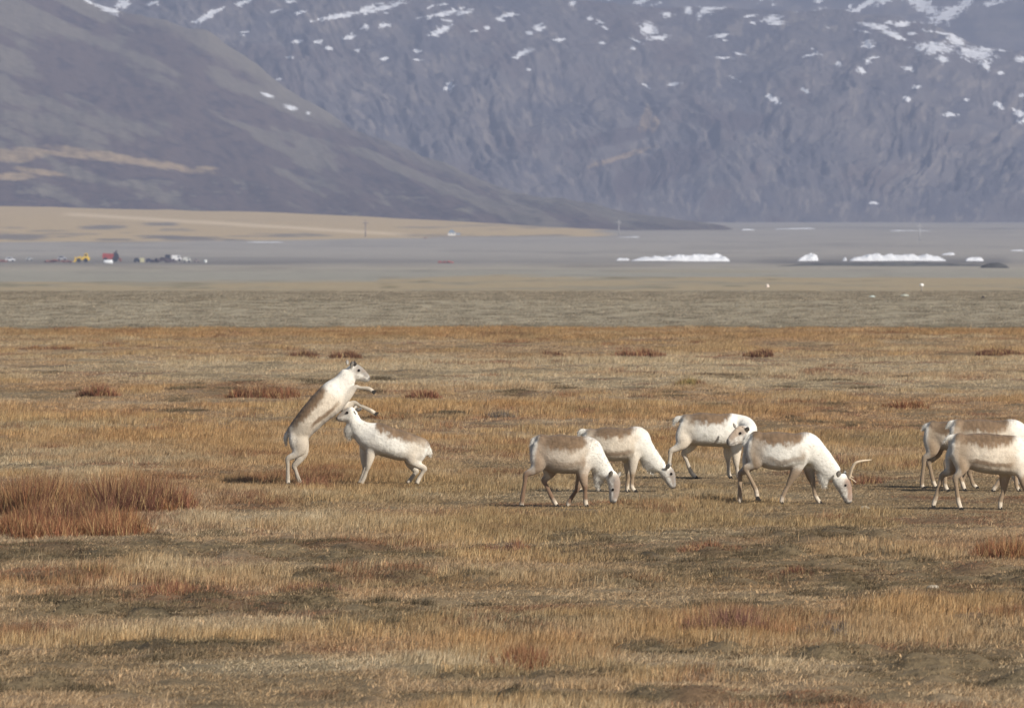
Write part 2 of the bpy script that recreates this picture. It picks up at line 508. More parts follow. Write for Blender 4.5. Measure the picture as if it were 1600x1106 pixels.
c = mix(c, heath_d * 1.05, sstep(0.42, 0.62, blobs(u, v, [(1030, 265, 90, 26, -20), (960, 215, 80, 12, -12), (1150, 190, 60, 16, 0)], 0) + wob2 * .3) * 0.8)
tm = blobs(u, v, [(975, 244, 55, 4.5, -17), (1010, 187, 10, 22, 15), (1022, 195, 8, 16, 10)], 0)
c = mix(c, lin(176, 150, 112), sstep(0.45, 0.65, tm + wob2 * 0.5) * 0.5)
SN = [(1110, 10, 26, 7, -38), (1135, 4, 24, 5, -35), (1262, 9, 28, 8, -4), (1012, 46, 14, 10, 10), (1030, 59, 18, 4, -4), (842, 44, 10, 6, 0), (827, 52, 5, 3, 0),
 (815, 84, 16, 5, -25), (702, 135, 7, 9, 40), (1075, 17, 6, 8, 0), (1042, 23, 9, 4, 0), (922, 30, 6, 3, 0), (894, 6, 5, 3, 0), (875, 63, 10, 3, 0),
 (690, 47, 20, 7, -25), (692, 22, 34, 4, -12), (600, 12, 36, 5, -14), (530, 25, 34, 4, -10), (575, 14, 22, 4, -18), (320, 28, 18, 6, -28), (330, 22, 20, 4, -25), (190, 8, 14, 7, -20),
 (465, 66, 8, 3, 0), (497, 66, 8, 3, 0), (545, 58, 12, 4, -10), (600, 40, 10, 4, -10), (570, 42, 8, 3, 0), (515, 76, 8, 3, 0), (600, 92, 8, 3, 0), (380, 5, 14, 4, -20), (455, 3, 8, 3, 0), (470, 20, 10, 3, -10),
 (740, 49, 6, 3, 0), (760, 44, 6, 3, 0), (795, 24, 14, 4, -6), (725, 20, 14, 4, -10), (560, 80, 5, 3, 0), (652, 80, 6, 3, 0), (240, 6, 10, 3, -10),
 (1207, 30, 14, 6, -10), (1212, 36, 16, 4, 0), (1125, 56, 14, 3, -5), (1177, 36, 5, 3, 0), (1370, 42, 26, 4, 12), (1395, 54, 20, 5, 24), (1356, 70, 9, 7, 0), (1410, 38, 16, 5, -8), (1425, 53, 8, 3, 0), (1390, 35, 8, 3, 0),
 (1460, 75, 30, 9, 2), (1473, 92, 10, 6, 30), (1494, 64, 14, 9, 40), (1525, 84, 26, 10, 8), (1540, 74, 12, 9, -20), (1540, 103, 9, 5, 50), (1355, 97, 6, 4, 0), (1345, 110, 9, 4, 30), (1420, 107, 9, 5, 0), (1432, 136, 7, 3.5, 0),
 (1418, 154, 6, 4, 0), (1209, 156, 13, 4.5, 28), (1202, 150, 6, 3, 10), (1258, 141, 8, 3, 35), (1484, 179, 13, 3, 0), (1510, 156, 4, 3, 0), (1560, 165, 8, 5, 30), (1592, 177, 13, 6, 25), (1563, 114, 5, 3, 0), (1598, 190, 8, 4, 0), (1365, 318, 8, 3, 0),
 (1594, 93, 8, 5, 0), (1597, 148, 4, 3, 0), (1310, 100, 5, 3, 0), (1500, 57, 60, 2.2, 10), (940, 68, 5, 3, 0), (988, 75, 4, 3, 0)]
rs = random.Random(5)
for _ in range(40):
    sx_ = rs.uniform(150, 1600); sy_ = rs.uniform(0, 60) + rs.uniform(0, 90) * rs.random() + (20 if sx_ > 1000 else 0)
    SN.append((sx_, sy_, rs.uniform(4, 15), rs.uniform(1.0, 2.2), rs.uniform(-25, 10) if sx_ < 900 else rs.uniform(-10, 35)))
snow = blobs(u, v, SN, 0)
me = np_mesh('mountain', V, F)
set_color(me, 'hcol', c); set_float(me, 'snow', snow)
mount = link('mountain', me, hill_mat('crag_rock', snow=True, bump=7.0, nscale=0.035, var=(0.84, 1.17), stretch=(1.2, 1, 0.7)))
tag(mount, 'grey craggy mountainside streaked with snow patches', 'mountain', kind='structure')

# --- smoother mountain behind
def bm_noise(X, D, T, hgt, pxs):
    return (fbm(X / 150, T * 4, 501, 5) - 0.5) * 40
V, F, x, d, z, T, hg = ridge_mesh(9300, 10500, [-9000, 0, 800, 1300, 1800, 9000], [-60, -100, -140, -190, -210, -160], 3.0, 260, 160, bm_noise, 1.0, 0.3, 1.5)
u, v = elev(x, d, z)
wob2 = fbm(u / 60, v / 20, 520, 5) - 0.5
c = mix(lin(104, 97, 93), lin(74, 71, 72), sstep(-0.15, 0.2, wob2))
c = mix(c, lin(122, 113, 104), sstep(0.05, 0.25, fbm(u / 24, v / 12, 540, 4) - 0.5) * 0.7)
snow = blobs(u, v, [(1440, 8, 40, 10, 32), (1480, 22, 34, 10, -22), (1500, 12, 26, 6, -35), (1348, 10, 34, 4, -32), (1325, 20, 10, 4, -30), (1550, 5, 20, 5, -10), (1380, 2, 16, 5, -20)] + [(rs.uniform(750, 1330), rs.uniform(-4, 14), rs.uniform(4, 14), rs.uniform(1.5, 3.5), rs.uniform(-20, 20)) for _ in range(16)], 0)
me = np_mesh('mountain', V, F)
set_color(me, 'hcol', c); set_float(me, 'snow', snow)
mount2 = link('far_mountain', me, hill_mat('scree_rock', snow=True, bump=6.0, nscale=0.03, var=(0.76, 1.22)))
tag(mount2, 'smooth grey mountain face above the crags at upper right', 'mountain', kind='structure')

# ------------------------------------------------------------------ grass (one stuff object, clumps scattered by geometry nodes)
def grass_mat():
    m, nt, p = new_mat('dry_grass', 0.8)
    a = attr_node(nt, 'tint', 'INSTANCER')
    b = attr_node(nt, 'blade')
    col = mul_color(nt, a.outputs['Color'], b.outputs['Color'])
    nt.links.new(col, p.inputs['Base Color'])
    tr = nt.nodes.new('ShaderNodeBsdfTranslucent')
    nt.links.new(col, tr.inputs['Color'])
    ms = nt.nodes.new('ShaderNodeMixShader'); ms.inputs[0].default_value = 0.25
    out = nt.nodes['Material Output']
    nt.links.new(p.outputs[0], ms.inputs[1]); nt.links.new(tr.outputs[0], ms.inputs[2])
    nt.links.new(ms.outputs[0], out.inputs['Surface'])
    return m
GRASS_M = grass_mat()

def clump(name, n, rad, width, lean, seed, hvar=0.5, flat=0.0):
    r = np.random.default_rng(seed)
    ang = r.uniform(0, 2 * math.pi, n); q = rad * np.sqrt(r.uniform(0, 1, n))
    bx = q * np.cos(ang); by = q * np.sin(ang)
    h = 1.0 - hvar * r.uniform(0, 1, n)
    la = r.uniform(0, 2 * math.pi, n); ll = lean * r.uniform(0.1, 1.0, n) * h
    lx = ll * np.cos(la) + lean * 0.25; ly = ll * np.sin(la)
    yaw = r.uniform(0, math.pi, n); w = width * r.uniform(0.6, 1.3, n)
    wx = np.cos(yaw) * w / 2; wy = np.sin(yaw) * w / 2
    hm = 0.55 * h * (1 - flat * 0.3)
    P = np.zeros((n, 5, 3))
    P[:, 0] = np.stack([bx - wx, by - wy, np.full(n, -0.15)], 1)
    P[:, 1] = np.stack([bx + wx, by + wy, np.full(n, -0.15)], 1)
    P[:, 2] = np.stack([bx + lx * .35 + wx * .8, by + ly * .35 + wy * .8, hm], 1)
    P[:, 3] = np.stack([bx + lx * .35 - wx * .8, by + ly * .35 - wy * .8, hm], 1)
    P[:, 4] = np.stack([bx + lx, by + ly, h * (1 - flat * 0.5 * r.uniform(0, 1, n))], 1)
    i = np.arange(n)[:, None] * 5
    me = np_mesh(name, P.reshape(-1, 3), [i + np.array([[0, 1, 2, 3]]), i + np.array([[3, 2, 4]])], smooth=False)
    br = r.uniform(0.55, 1.35, n)
    hue = r.uniform(-0.08, 0.08, n)
    c = np.stack([br * (1 + hue), br, br * (1 - hue)], 1)
    set_color(me, 'blade', np.repeat(c, 5, 0))
    me.materials.append(GRASS_M)
    return bpy.data.objects.new(name, me)

clump_col = bpy.data.collections.new('grass_clumps')
for k in range(4): clump_col.objects.link(clump('clump_a_tall_%d' % k, 46, 0.17, 0.0065, 0.09, 40 + k))
for k in range(3): clump_col.objects.link(clump('clump_b_short_%d' % k, 60, 0.22, 0.0075, 0.10, 60 + k, 0.7, 0.8))
for k in range(2): clump_col.objects.link(clump('clump_c_wisp_%d' % k, 9, 0.16, 0.005, 0.07, 80 + k, 0.4))

def scatter(Dmin, Dmax, count, edge=0.0665, pad=2.6):
    # area-uniform in the widening strip
    Ds = np.linspace(Dmin, Dmax, 2000)
    wdt = edge * Ds + pad
    cdf = np.cumsum(wdt); cdf /= cdf[-1]
    D = np.interp(RNG.uniform(0, 1, count), cdf, Ds)
    x = RNG.uniform(-1, 1, count) * (edge * D + pad)
    return x, D

def build_grass():
    x1, D1 = scatter(62, 150, 40000)
    x2, D2 = scatter(150, 307, 36000)
    x3, D3 = scatter(308, 500, 20000)
    x4, D4 = scatter(62, 220, 170000)
    d4 = field_maps(x4, D4)[0]
    x4, D4 = x4[d4 > 0.35], D4[d4 > 0.35]
    x = np.concatenate([x1, x2, x3, x4]); D = np.concatenate([D1, D2, D3, D4])
    dark, short, tall, orng, pale, red, n2 = field_maps(x, D)
    n = len(x)
    moss = np.arange(n) >= len(x1) + len(x2) + len(x3)
    u = RNG.uniform(0, 1, n); u2 = RNG.uniform(0, 1, n)
    bank = D > 307.5
    h = 0.070 + 0.105 * tall - 0.040 * short - 0.012 * dark
    foot = np.zeros(n)
    for (qx, qy) in DEER_SPOTS:
        cx, cd = at(qx, qy)
        foot = np.maximum(foot, sstep(1.25, 0.8, np.abs(x - cx)) * sstep(-2.6, -1.6, D - cd) * sstep(1.2, 0.6, D - cd))
    h = h * (1 - 0.55 * foot)
    h = h * (0.7 + 0.6 * u)
    keep = u2 > np.clip(0.55 * dark * sstep(0.45, 0.6, n2) + 0.05 * dark + 0.05 * short, 0, 0.92)
    h = np.where(bank, 0.04 + 0.10 * u, h)
    keep = np.where(bank, u2 < 0.75, keep)
    c = mix(C_STRAW, C_GOLD, np.clip(tall * 0.9, 0, 1))
    c = mix(c, C_PALE, pale * 0.75)
    c = mix(c, C_ORNG, np.clip(orng * 0.75, 0, 1) * (0.4 + 0.6 * RNG.uniform(0, 1, n)))
    c = mix(c, C_OLIVE * 1.35, np.clip(short * 0.55 * (1 - pale * 0.8) + dark * 0.45, 0, 0.9) * (0.5 + 0.5 * RNG.uniform(0, 1, n)))
    c = mix(c, C_RED, np.clip(red * 0.75, 0, 1) * (RNG.uniform(0, 1, n) > 0.35))
    h = np.where(moss, 0.025 + 0.055 * u * u + 0.04 * (RNG.uniform(0, 1, n) > 0.9), h); keep = np.where(moss, u2 < 0.9, keep)
    cm = mix(C_SOIL * 1.2, mix(C_OLIVE * 1.3, C_STRAW * 0.85, RNG.uniform(0, 1, n) ** 1.6), RNG.uniform(0, 1, n) ** 0.8)
    c = np.where(moss[:, None], cm, c)
    c = c * (0.78 + 0.44 * RNG.uniform(0, 1, n))[:, None]
    cb = mix(lin(186, 174, 152), lin(116, 106, 90), RNG.uniform(0, 1, n))
    c = np.where(bank[:, None], cb, c)
    idx = np.where(h > 0.11, RNG.integers(0, 4, n), np.where(u2 > 0.93, RNG.integers(7, 9, n), RNG.integers(4, 7, n)))
    h = np.where((idx >= 7) & ~bank, h * 2.2, h)
    idx = np.where(bank, RNG.integers(4, 7, n), idx)
    idx = np.where(moss & (RNG.uniform(0, 1, n) > 0.8), RNG.integers(0, 4, n), idx)
    sx = (0.85 + 0.4 * RNG.uniform(0, 1, n)) * np.interp(D, [60, 120, 300, 480], [0.95, 1.0, 1.65, 2.2])
    sx = np.where(moss, sx * 0.75, sx)
    z = ground_z(x, D)
    k = keep
    me = bpy.data.meshes.new('dry_grass')
    nk = int(k.sum())
    me.vertices.add(nk)
    me.vertices.foreach_set('co', np.stack([x, D, z], 1)[k].astype(np.float32).ravel())
    a = me.attributes.new('idx', 'INT', 'POINT'); a.data.foreach_set('value', idx[k].astype(np.int32))
    a = me.attributes.new('rot', 'FLOAT_VECTOR', 'POINT')
    rot = np.zeros((nk, 3), np.float32); rot[:, 2] = RNG.uniform(-0.9, 0.9, nk); a.data.foreach_set('vector', rot.ravel())
    a = me.attributes.new('scl', 'FLOAT_VECTOR', 'POINT')
    a.data.foreach_set('vector', np.stack([sx, sx, np.maximum(h, 0.02)], 1)[k].astype(np.float32).ravel())
    set_color(me, 'tint', c[k])
    o = link('dry_grass', me)
    ng = bpy.data.node_groups.new('scatter_grass', 'GeometryNodeTree')
    ng.interface.new_socket('Geometry', in_out='INPUT', socket_type='NodeSocketGeometry')
    ng.interface.new_socket('Geometry', in_out='OUTPUT', socket_type='NodeSocketGeometry')
    N = ng.nodes; L = ng.links
    gi = N.new('NodeGroupInput'); go = N.new('NodeGroupOutput')
    iop = N.new('GeometryNodeInstanceOnPoints')
    ci = N.new('GeometryNodeCollectionInfo')
    ci.inputs['Collection'].default_value = clump_col
    ci.inputs['Separate Children'].default_value = True
    ci.inputs['Reset Children'].default_value = True
    def na(name, typ):
        q = N.new('GeometryNodeInputNamedAttribute'); q.data_type = typ
        q.inputs['Name'].default_value = name
        return [s for s in q.outputs if s.enabled][0]
    L.new(gi.outputs[0], iop.inputs['Points'])
    L.new(ci.outputs[0], iop.inputs['Instance'])
    iop.inputs['Pick Instance'].default_value = True
    L.new(na('idx', 'INT'), iop.inputs['Instance Index'])
    L.new(na('rot', 'FLOAT_VECTOR'), iop.inputs['Rotation'])
    L.new(na('scl', 'FLOAT_VECTOR'), iop.inputs['Scale'])
    L.new(iop.outputs[0], go.inputs[0])
    md = o.modifiers.new('scatter', 'NODES'); md.node_group = ng
    tag(o, 'dry tan and orange grass covering the field', 'grass', kind='stuff')
    return o
grass = build_grass()

# ------------------------------------------------------------------ shrubs
def shrub_mat(name):
    m, nt, p = new_mat(name, 0.8)
    a = attr_node(nt, 'twig')
    nt.links.new(a.outputs['Color'], p.inputs['Base Color'])
    return m
SHRUB_M = shrub_mat('shrub_twigs')
SH_COL = {'red': (0.22, 0.095, 0.055), 'dkred': (0.135, 0.058, 0.036), 'rust': (0.215, 0.090, 0.045), 'purple': (0.17, 0.082, 0.062), 'grey': (0.15, 0.122, 0.10), 'olive': (0.24, 0.19, 0.07), 'brown': (0.19, 0.10, 0.05)}
def shrub(px, py, wpx, hpx, kind, label, depth=None, n=None, seed=0):
    r = np.random.default_rng(900 + seed)
    x0, D = at(px, py)
    s = FPX / D
    rx = wpx / 2 / s; h = hpx / s * 1.28
    rd = depth if depth else max(0.5, rx * 0.7)
    if n is None: n = int(min(7000, 1500 + 2200 * rx * rd))
    th = np.clip(0.0028 * D / 60, 0.004, 0.012)
    ang = r.uniform(0, 2 * math.pi, n); q = np.sqrt(r.uniform(0, 1, n))
    # several root crowns, each fanning its twigs
    nc = int(max(9, min(60, rx * rd * 40)))
    ca = r.uniform(0, 2 * math.pi, nc); cq = np.sqrt(r.uniform(0, 1, nc)) * 0.85
    ci = r.integers(0, nc, n)
    bx = cq[ci] * np.cos(ca[ci]) * rx + 0.16 * np.cos(ang) * q
    by = cq[ci] * np.sin(ca[ci]) * rd + 0.16 * np.sin(ang) * q
    edge = np.clip(1 - 0.55 * (bx / rx) ** 2, 0.2, 1)
    ch = (0.45 + 0.55 * r.uniform(0, 1, nc))[ci]
    hh = h * edge * ch * (0.35 + 0.65 * r.uniform(0, 1, n) ** 1.3)
    ld = r.uniform(0, 2 * math.pi, n)
    sp = hh * r.uniform(0.05, 0.75, n)
    lx = np.cos(ld) * sp; ly = np.sin(ld) * sp
    yaw = r.uniform(0, math.pi, n)
    w = th * r.uniform(0.6, 1.3, n)
    wx = np.cos(yaw) * w / 2; wy = np.sin(yaw) * w / 2
    gz = ground_z(x0 + bx, D + by) - ground_z(x0, D)
    P = np.zeros((n, 5, 3))
    P[:, 0] = np.stack([bx - wx, by - wy, gz - 0.03], 1)
    P[:, 1] = np.stack([bx + wx, by + wy, gz - 0.03], 1)
    P[:, 2] = np.stack([bx + lx * .55 + wx, by + ly * .55 + wy, gz + hh * .5], 1)
    P[:, 3] = np.stack([bx + lx * .55 - wx, by + ly * .55 - wy, gz + hh * .5], 1)
    P[:, 4] = np.stack([bx + lx, by + ly, gz + hh], 1)
    i = np.arange(n)[:, None] * 5
    me = np_mesh('dwarf_shrub', P.reshape(-1, 3), [i + np.array([[0, 1, 2, 3]]), i + np.array([[3, 2, 4]])], smooth=False)
    base = np.array(SH_COL[kind])
    c = base[None] * r.uniform(0.5, 1.5, n)[:, None]
    oth = np.array([0.24, 0.112, 0.05]) if r.uniform() < 0.5 else np.array([0.19, 0.085, 0.05])
    c = np.where((r.uniform(0, 1, nc)[ci] > 0.72)[:, None], oth[None] * r.uniform(0.6, 1.4, n)[:, None], c)
    straw = r.uniform(0, 1, n) > 0.78
    c = np.where(straw[:, None], C_GOLD[None] * 0.9, c)
    set_color(me, 'twig', np.repeat(c, 5, 0))
    o = link('dwarf_shrub', me, SHRUB_M, loc=(x0, D, float(ground_z(x0, D))))
    tag(o, label, 'shrub', 'low dwarf shrubs in the grass')
    return o

SHRUBS = [
 (50, 800, 170, 62, 'dkred', 'dark red shrub at the left edge, back row of the big thicket', 2.3, 11000),
 (190, 797, 190, 60, 'dkred', 'dark red shrub in the middle of the big thicket, its tallest twigs', 2.3, 11000),
 (268, 795, 80, 46, 'red', 'red shrub ending the big left thicket on its right', 0.9, 2600),
 (40, 836, 200, 44, 'rust', 'rust orange shrub at the left edge, front row of the big thicket', 1.6, 6500),
 (170, 832, 160, 40, 'rust', 'rust orange shrub in front of the dark red twigs of the thicket', 1.6, 5200),
 (115, 818, 250, 44, 'dkred', 'brownish red shrub in the middle row of the big left thicket', 1.2, 8000),
 (155, 617, 76, 21, 'red', 'small red shrub standing alone at far left, well above the thicket', None, None),
 (472, 559, 58, 15, 'dkred', 'left of two low red shrubs far behind the rearing reindeer', None, None),
 (540, 559, 54, 15, 'dkred', 'right of two low red shrubs, just left of the rearing reindeer\'s ears', None, None),
 (410, 621, 140, 22, 'rust', 'wide rusty shrub left of the rearing reindeer\'s chest', None, None),
 (660, 622, 60, 19, 'red', 'reddish shrub right of the rearing reindeer\'s forelegs', None, None),
 (768, 652, 84, 17, 'grey', 'grey purple shrub between the fighting pair and the grazers', None, None),
 (492, 763, 58, 28, 'red', 'red shrub right beside the rearing reindeer\'s hind legs', 0.7, 1800),
 (1145, 985, 190, 44, 'purple', 'purple red shrub low in the right foreground', 1.0, 4200),
 (1290, 985, 110, 26, 'grey', 'grey twiggy shrub touching the purple one in the foreground', 0.8, 2600),
 (1315, 724, 80, 16, 'purple', 'purple shrub just behind the antler of the grazing reindeer', None, None),
 (1575, 866, 120, 36, 'rust', 'rust red shrub at the right edge below the trio', 1.0, 2800),
 (860, 558, 52, 12, 'dkred', 'far red shrub above the front grazer\'s rump, leftmost of three in its row', None, None),
 (995, 559, 104, 18, 'red', 'broad far red shrub, middle of three in the row beyond the grazers', None, None),
 (1188, 559, 70, 13, 'dkred', 'far dark red shrub, rightmost of three beyond the grazers', None, None),
 (1415, 637, 90, 17, 'rust', 'rusty shrub above left of the trio at the right edge', None, None),
 (1563, 554, 80, 13, 'dkred', 'far red shrub near the right edge of the field', None, None),
 (820, 1040, 120, 36, 'rust', 'orange shrub low in the centre foreground', 0.9, 2600),
 (790, 866, 140, 20, 'purple', 'flat purple red shrub below and left of the front grazer', 0.9, 2600),
 (1082, 603, 64, 16, 'olive', 'olive green shrub mound far above the reindeer with the turned head', None, None),
 (620, 652, 110, 10, 'brown', 'flat dark brown shrub streak right of the kicking hooves', None, None),
 (1345, 755, 90, 18, 'dkred', 'dull red shrub at the face of the antlered reindeer', 0.8, 1800),
 (480, 925, 130, 24, 'purple', 'thin purple shrub in the left foreground below the fighting pair', 0.9, 2000),
 (270, 925, 120, 22, 'red', 'thin reddish shrub in the left foreground under the thicket', 0.9, 1800),
 (1100, 862, 110, 18, 'red', 'low brick red shrub under the grazers in the middle', 0.8, 1800),
 (1230, 898, 150, 14, 'dkred', 'flat dark red shrub under the antlered reindeer', 0.8, 1800),
 (70, 546, 110, 8, 'dkred', 'far flat red shrub at the left edge of the field', None, None),
]
for k, (px, py, w, h, kind, lab, dep, n) in enumerate(SHRUBS):
    shrub(px, py, w, h, kind, lab, dep, n, k)

# ------------------------------------------------------------------ reindeer
def coat_mat():
    m, nt, p = new_mat('reindeer_coat', 0.8)
    a = attr_node(nt, 'coat')
    n = noise_node(nt, 38, 5, 0.7)
    r = ramp(nt, n.outputs[0], [(0.33, 0.93), (0.62, 1.04)])
    col = mul_color(nt, a.outputs['Color'], r.outputs[0])
    nt.links.new(col, p.inputs['Base Color'])
    b = nt.nodes.new('ShaderNodeBump'); b.inputs['Distance'].default_value = 0.007
    nt.links.new(n.outputs[0], b.inputs['Height']); nt.links.new(b.outputs[0], p.inputs['Normal'])
    p.inputs['Sheen Weight'].default_value = 0.1
    return m
COAT_M = coat_mat()
HOOF_M = simple_mat('hoof_horn', (0.03, 0.026, 0.022), 0.5, 0.3, 30)
EYE_M = simple_mat('eye_dark', (0.012, 0.009, 0.007), 0.15, 0.2, 50)
ANTLER_M = simple_mat('antler_bone', (0.62, 0.50, 0.36), 0.6, 0.15, 20)
VELVET_M = simple_mat('antler_velvet', (0.06, 0.05, 0.042), 0.9, 0.3, 40)

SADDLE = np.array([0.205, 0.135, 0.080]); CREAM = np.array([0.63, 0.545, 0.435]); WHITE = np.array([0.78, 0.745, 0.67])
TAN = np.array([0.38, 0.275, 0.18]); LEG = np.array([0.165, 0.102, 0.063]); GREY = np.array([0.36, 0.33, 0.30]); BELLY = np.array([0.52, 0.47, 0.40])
DKGREY = np.array([0.10, 0.09, 0.085])

def resample(S, sub=7):
    """Catmull-Rom through rows of S; returns dense rows and the section parameter"""
    S = np.asarray(S, float); n = len(S)
    out = []; par = []
    for i in range(n - 1):
        p0 = S[max(i - 1, 0)]; p1 = S[i]; p2 = S[i + 1]; p3 = S[min(i + 2, n - 1)]
        for k in range(sub):
            t = k / sub
            out.append(0.5 * ((2 * p1) + (-p0 + p2) * t + (2 * p0 - 5 * p1 + 4 * p2 - p3) * t * t + (-p0 + 3 * p1 - 3 * p2 + p3) * t ** 3))
            par.append(i + t)
    out.append(S[-1]); par.append(n - 1.0)
    return np.array(out), np.array(par)

def tube(S, n0, sub=7, m=22, pw=1.0):
    """S rows: x,y,z,rv,w. Returns verts, faces(list), centres, tangents, normals, radii, params"""
    R, par = resample(S, sub)
    R[:, 3:5] = np.maximum(R[:, 3:5], 0.006)
    C = R[:, :3]
    Tn = np.gradient(C, axis=0); Tn /= np.linalg.norm(Tn, axis=1)[:, None] + 1e-9
    Nn = np.zeros_like(C); cur = np.array(n0, float)
    for i in range(len(C)):
        cur = cur - Tn[i] * cur.dot(Tn[i]); cur /= np.linalg.norm(cur) + 1e-9
        Nn[i] = cur
    B = np.cross(Tn, Nn)
    th = np.linspace(0, 2 * math.pi, m, endpoint=False)
    sn_ = np.sign(np.sin(th)) * np.abs(np.sin(th)) ** pw; cs_ = np.sign(np.cos(th)) * np.abs(np.cos(th)) ** pw
    V = C[:, None] + Nn[:, None] * (sn_[None, :, None] * R[:, 3][:, None, None]) + B[:, None] * (cs_[None, :, None] * R[:, 4][:, None, None])
    k = len(C)
    idx = np.arange(k * m).reshape(k, m)
    nx = np.roll(idx, -1, 1)
    F = np.stack([idx[:-1], nx[:-1], nx[1:], idx[1:]], -1).reshape(-1, 4)
    V = V.reshape(-1, 3)
    a = len(V)
    V = np.concatenate([V, [C[0] - Tn[0] * R[0, 3] * 0.5], [C[-1] + Tn[-1] * R[-1, 3] * 0.5]])
    F0 = np.stack([nx[0], idx[0], np.full(m, a)], -1)
    F1 = np.stack([idx[-1], nx[-1], np.full(m, a + 1)], -1)
    return V, [F, F0, F1], C, Tn, Nn, R[:, 3], R[:, 4], par

TORSO_W = [0.055, 0.15, 0.195, 0.225, 0.215, 0.18, 0.125, 0.098, 0.082]
HEAD_W = [0.075, 0.078, 0.058, 0.046, 0.034]
HIND_R = [(0.115, 0.060), (0.120, 0.080), (0.098, 0.068), (0.060, 0.045), (0.042, 0.034), (0.029, 0.027), (0.033, 0.032), (0.031, 0.034)]
FORE_R = [(0.105, 0.06), (0.078, 0.058), (0.040, 0.036), (0.029, 0.027), (0.033, 0.032), (0.031, 0.034)]

class Deer: pass

